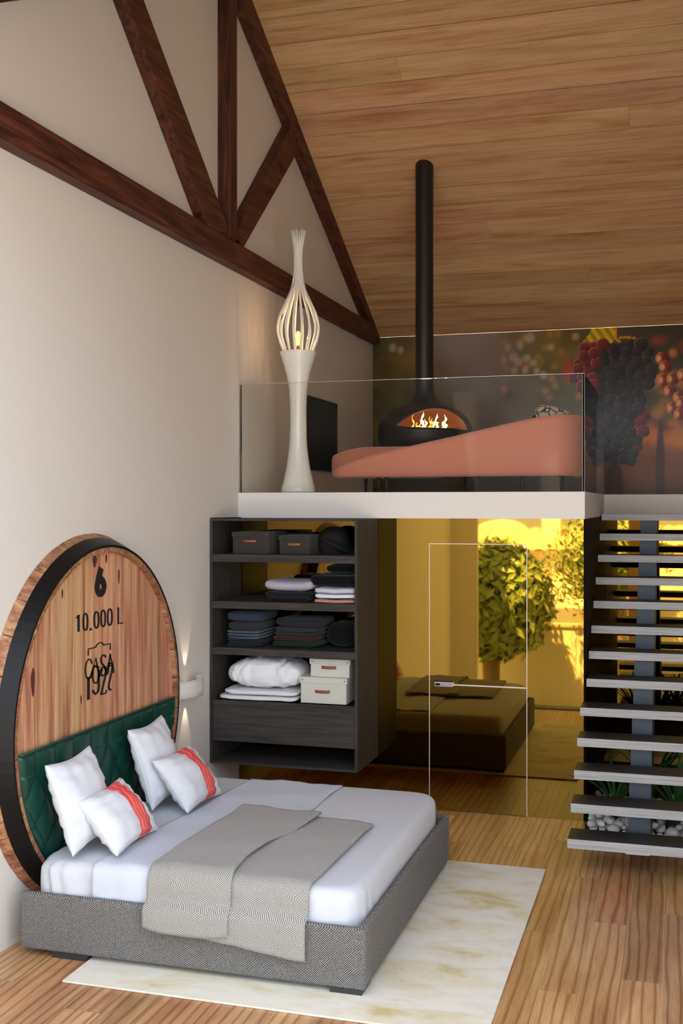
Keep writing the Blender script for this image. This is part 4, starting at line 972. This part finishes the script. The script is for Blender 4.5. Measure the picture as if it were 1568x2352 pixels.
for u in us:
    z = 3.262 + 0.185 * (1 - abs(u - 0.12 * (1 - u * u)) ** 2.6); a = math.radians(PHC + PHW * u); rim.append((FX + rad(z) * math.sin(a), FY - rad(z) * math.cos(a), z))
for u in us[::-1]:
    z = 3.245 - 0.012 * (u + 1) + 0.05 * max(0, -u - 0.6); a = math.radians(PHC + PHW * u); rim.append((FX + rad(z) * math.sin(a), FY - rad(z) * math.cos(a), z))
rim.append(rim[0])
MB().tube(rim, 0.011, 8, False).build('opening_rim', M['hood'], fp, True)
fire = thing('fire', (FX + 0.02, 10.78, 3.223), 'bright yellow flames burning inside the black suspended fireplace', 'fire')
fmats = [emis('flame_yellow', (1.0, 0.72, 0.16, 1), 5.0), emis('flame_orange', (1.0, 0.36, 0.05, 1), 2.4), emis('flame_white', (1.0, 0.88, 0.42, 1), 7.0)]
rr = random.Random(3)
for k, (x, h, w, mi) in enumerate([(-2.465, 0.17, 0.010, 1), (-2.43, 0.09, 0.014, 1), (-2.40, 0.12, 0.012, 1), (-2.365, 0.185, 0.020, 2), (-2.34, 0.12, 0.018, 0), (-2.31, 0.15, 0.014, 1), (-2.285, 0.13, 0.014, 1), (-2.265, 0.10, 0.014, 0), (-2.24, 0.17, 0.018, 2), (-2.225, 0.09, 0.012, 0), (-2.155, 0.16, 0.018, 2), (-2.175, 0.10, 0.016, 0), (-2.135, 0.07, 0.014, 0)]):
    n = 12; y = 10.80 + rr.uniform(-0.05, 0.05); ph = rr.uniform(0, 6)
    pts_ = [(x + 0.010 * math.sin(ph + i * 0.9), y, 3.223 + h * i / (n - 1)) for i in range(n)]
    MB().tube(pts_, [w * (0.75 + 0.45 * math.sin(ph + i * 1.7)) * (1 - (i / (n - 1)) ** 2.2) + 0.0008 for i in range(n)], 7).build('flame', fmats[mi], fire, True)
fl_ = D.lights.new('fire_glow', 'POINT'); fo = D.objects.new('fire_glow', fl_); COL.objects.link(fo); fo.parent = fire
fo.location = Vector((FX + 0.05, 10.86, 3.33)) - WORLD[fire]; fl_.energy = 1.3; fl_.color = (1, 0.62, 0.3); fl_.shadow_soft_size = 0.05
# ---- sofa
so = thing('curved_sofa', (-1.9, 10.2, ZT), 'pink velvet curved sofa whose back rises to the right behind the glass', 'sofa')
def prof_h(x): return float(np.interp(x, [-3.03, -3.0, -2.88, -2.68, -1.84, -1.23, -1.0, -0.86, -0.7], [2.80, 2.835, 2.878, 2.945, 3.116, 3.249, 3.283, 3.288, 3.285]))
path = []
for t_ in np.linspace(0, 1, 14): a = math.pi * (1.0 - 0.5 * t_); path.append((-2.86 + 0.17 * math.cos(a + math.pi * 0) * 1.0, 9.97 - 0.17 * math.sin(a)))
for x in np.linspace(-2.80, -1.02, 40): path.append((x, 9.80 - 0.05 * math.sin(math.pi * (x + 2.86) / 1.84)))
for t_ in np.linspace(0, 1, 18): a = -math.pi / 2 + (math.pi / 2) * t_; path.append((-1.00 + 0.24 * math.cos(a), 10.04 + 0.24 * math.sin(a)))
for y in np.linspace(10.10, 10.75, 8): path.append((-0.76 - 0.05 * (y - 10.1), y))
def sofa_ring(path, hfun, wid, zb=2.752):
    mb = MB(); P2 = [Vector(p) for p in path]; n = len(P2); K = 22
    for i, p in enumerate(P2):
        d = (P2[min(i + 1, n - 1)] - P2[max(i - 1, 0)]).normalized(); nn = Vector((-d.y, d.x))   # inward
        h = hfun(p.x, i / (n - 1)); H_ = (h - zb) / 2; zc_ = (h + zb) / 2; endt = min(1, (i + 0.3) / 4, (n - 0.7 - i) / 4)
        w = wid * math.sqrt(max(0.05, endt)); c = p + nn * wid / 2
        for k in range(K):
            a = 2 * math.pi * k / K; ca, sa = math.cos(a), math.sin(a)
            o_ = math.copysign(abs(ca) ** 0.45, ca) * w / 2; z = zc_ + math.copysign(abs(sa) ** 0.45, sa) * H_ * (0.8 + 0.2 * math.sqrt(max(0.05, endt)))
            q = c + nn * o_; mb.v.append((q.x, q.y, z))
    for i in range(n - 1):
        for k in range(K): mb.f.append((i * K + k, i * K + (k + 1) % K, (i + 1) * K + (k + 1) % K, (i + 1) * K + k))
    mb.f.append(tuple(reversed(range(K)))); mb.f.append(tuple((n - 1) * K + k for k in range(K)))
    return mb
sofa_ring(path, lambda x, t_: prof_h(x), 0.13).build('backrest', M['velvet'], so, True)
MB().blob((-1.88, 10.24, 2.835), (1.95, 0.74, 0.14), 0.3, 0.4, 48, 14).build('seat', M['velvet'], so, True)
far = [(-3.12 + 0.001 * 0, 10.95)] ; far = []
for t_ in np.linspace(0, 1, 12): a = math.pi * (1.0 - 0.5 * t_); far.append((-3.00 + 0.20 * math.cos(a), 10.20 - 0.0 - 0.0 + 0.25 - 0.20 * math.sin(a)))
for x in np.linspace(-2.9, -2.0, 14): far.append((x, 10.25))
sofa_ring(far, lambda x, t_: 2.99 + 0.065 * min(1, max(0, x + 3.2) * 3), 0.3).build('armrest', M['velvet'], so, True)
for x, y in ((-2.60, 9.95), (-2.50, 9.86), (-1.67, 9.86), (-1.28, 9.88), (-0.95, 10.02), (-1.0, 10.5), (-1.9, 10.5), (-2.85, 10.42)):
    MB().lathe([(0.001, 2.608), (0.010, 2.608), (0.021, 2.765), (0.001, 2.765)], (x, y, 0), 12).build('leg', M['leg'], so, True)
# ---- cushion
cu = thing('patterned_cushion', (-0.98, 10.1, 3.0), 'cream cushion with dark pebble outlines peeking over the sofa back', 'cushion')
m = mat('pebble_print_fabric', rough=0.85); t = NT(m); vo = t.n('ShaderNodeTexVoronoi', feature='DISTANCE_TO_EDGE'); t.l(t.coord((1, 1, 1)), vo.inputs['Vector']); vo.inputs['Scale'].default_value = 14
t.base(t.ramp(vo.outputs['Distance'], [(0.03, srgb(40, 32, 30)), (0.07, srgb(196, 176, 156))]))
MB().blob((-1.05, 10.10, 3.17), (0.42, 0.16, 0.40), 0.7, 0.6, 32, 20, 0.003, 2, rot=Matrix.Rotation(0.35, 3, 'Y')).build('cover', m, cu, True)

# ================================================================= garden (seen in the amber mirror)
struct('ground', B(-16, 12, -26, 3.98, -1.6, -1.4), M['ground'])
struct('trim_added_post', B(-0.905, -0.31, -0.9, -0.6, -1.4, 4.6), M['timber'])  # added post, stands in for the front window pillar mirrored behind the stairs
struct('wall_garden_back', B(-12, 8, -3.7, -3.5, -1.4, 0.19), M['stone'])
struct('trim_garden_coping', B(-12, 8, -3.74, -3.46, 0.19, 0.24), M['tile'])
def tree(name, c, rx, rz, n, leaf, trunk_r, label, seed, tb=-1.4, shell_=True):
    root = thing(name, (c[0], c[1], tb), label, 'tree'); rr = np.random.RandomState(seed)
    V = []; F = []
    for k in range(n):
        d = rr.normal(size=3); d /= np.linalg.norm(d); rad_ = rr.uniform(0.86, 1.04) if shell_ else rr.uniform(0.3, 1.05)
        p = np.array(c) + d * np.array([rx, rx, rz]) * rad_
        a = rr.normal(size=3); a /= np.linalg.norm(a); b = np.cross(a, d); b /= np.linalg.norm(b) + 1e-6; a = np.cross(d, b) + d * rr.uniform(-.6, .6)
        L = leaf * rr.uniform(0.7, 1.3); w = L * 0.42; i = len(V)
        V += [tuple(p), tuple(p + a * L * 0.5 + b * w / 2 + d * 0.01), tuple(p + a * L), tuple(p + a * L * 0.5 - b * w / 2 + d * 0.01)]
        F.append((i, i + 1, i + 2, i + 3))
    mb = MB(); mb.v = V; mb.f = F; mb.build('foliage', M['tree_leaf'], root, kind='stuff')
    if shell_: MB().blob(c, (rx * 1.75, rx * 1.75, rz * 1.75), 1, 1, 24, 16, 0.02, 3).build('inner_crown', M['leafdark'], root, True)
    zt = c[2] - rz * 0.85
    MB().tube([(c[0] + 0.02, c[1], tb), (c[0], c[1], tb + (zt - tb) * 0.5), (c[0] - 0.01, c[1], zt - 0.1), (c[0], c[1], zt + 0.25)], [trunk_r * 1.3, trunk_r, trunk_r * 1.1, trunk_r * 2.4], 12).build('trunk', M['bark'], root, True)
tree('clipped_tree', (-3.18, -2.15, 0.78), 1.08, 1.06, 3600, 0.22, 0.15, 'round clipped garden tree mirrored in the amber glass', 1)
tree('loose_tree', (-1.12, -2.45, 1.45), 1.1, 1.0, 3200, 0.16, 0.10, 'loose hanging garden tree mirrored at the right edge of the amber glass', 5, shell_=False)
hs = thing('neighbour_house', (-4, -16, -1.4), 'low white neighbouring house with tiled roof mirrored in the amber glass', 'house')
B(-9, 3, -18, -14, -1.4, 1.2).build('wall', M['stone'], hs)
def tiles(u, v):
    x = -9.2 + 12.4 * u; y = -13.7 - 2.3 * v; return (x, y, 1.22 + 0.55 * v + 0.05 * abs(math.sin(x * 9.0)))
MB().grid(tiles, 560, 8).build('roof', M['tile'], hs, True, solid=0.03)
B(-3.72, -3.2, -15.5, -15.0, 1.3, 4.0).build('chimney', M['stone'], hs)
B(-8, 2, -13.4, -13.2, 0.55, 0.68).build('lower_tile_course', M['tile'], hs)
MB().prism([(-5.2 + 0.9 * math.cos(a), 1.55 + 0.5 * math.sin(a)) for a in np.linspace(0, math.pi, 20)], -17.2, -17.0, 'Y').build('arched_gable', M['stone'], hs)
gp = MB().lathe([(0.001, 0.20), (0.16, 0.20), (0.24, 0.42), (0.27, 0.56), (0.24, 0.56), (0.20, 0.44), (0.001, 0.44)], (-1.50, -3.6, 0.04), 24).build('garden_pot', M['stone'], smooth=True, label='pale round pot standing on the garden wall in the reflection', cat='pot')
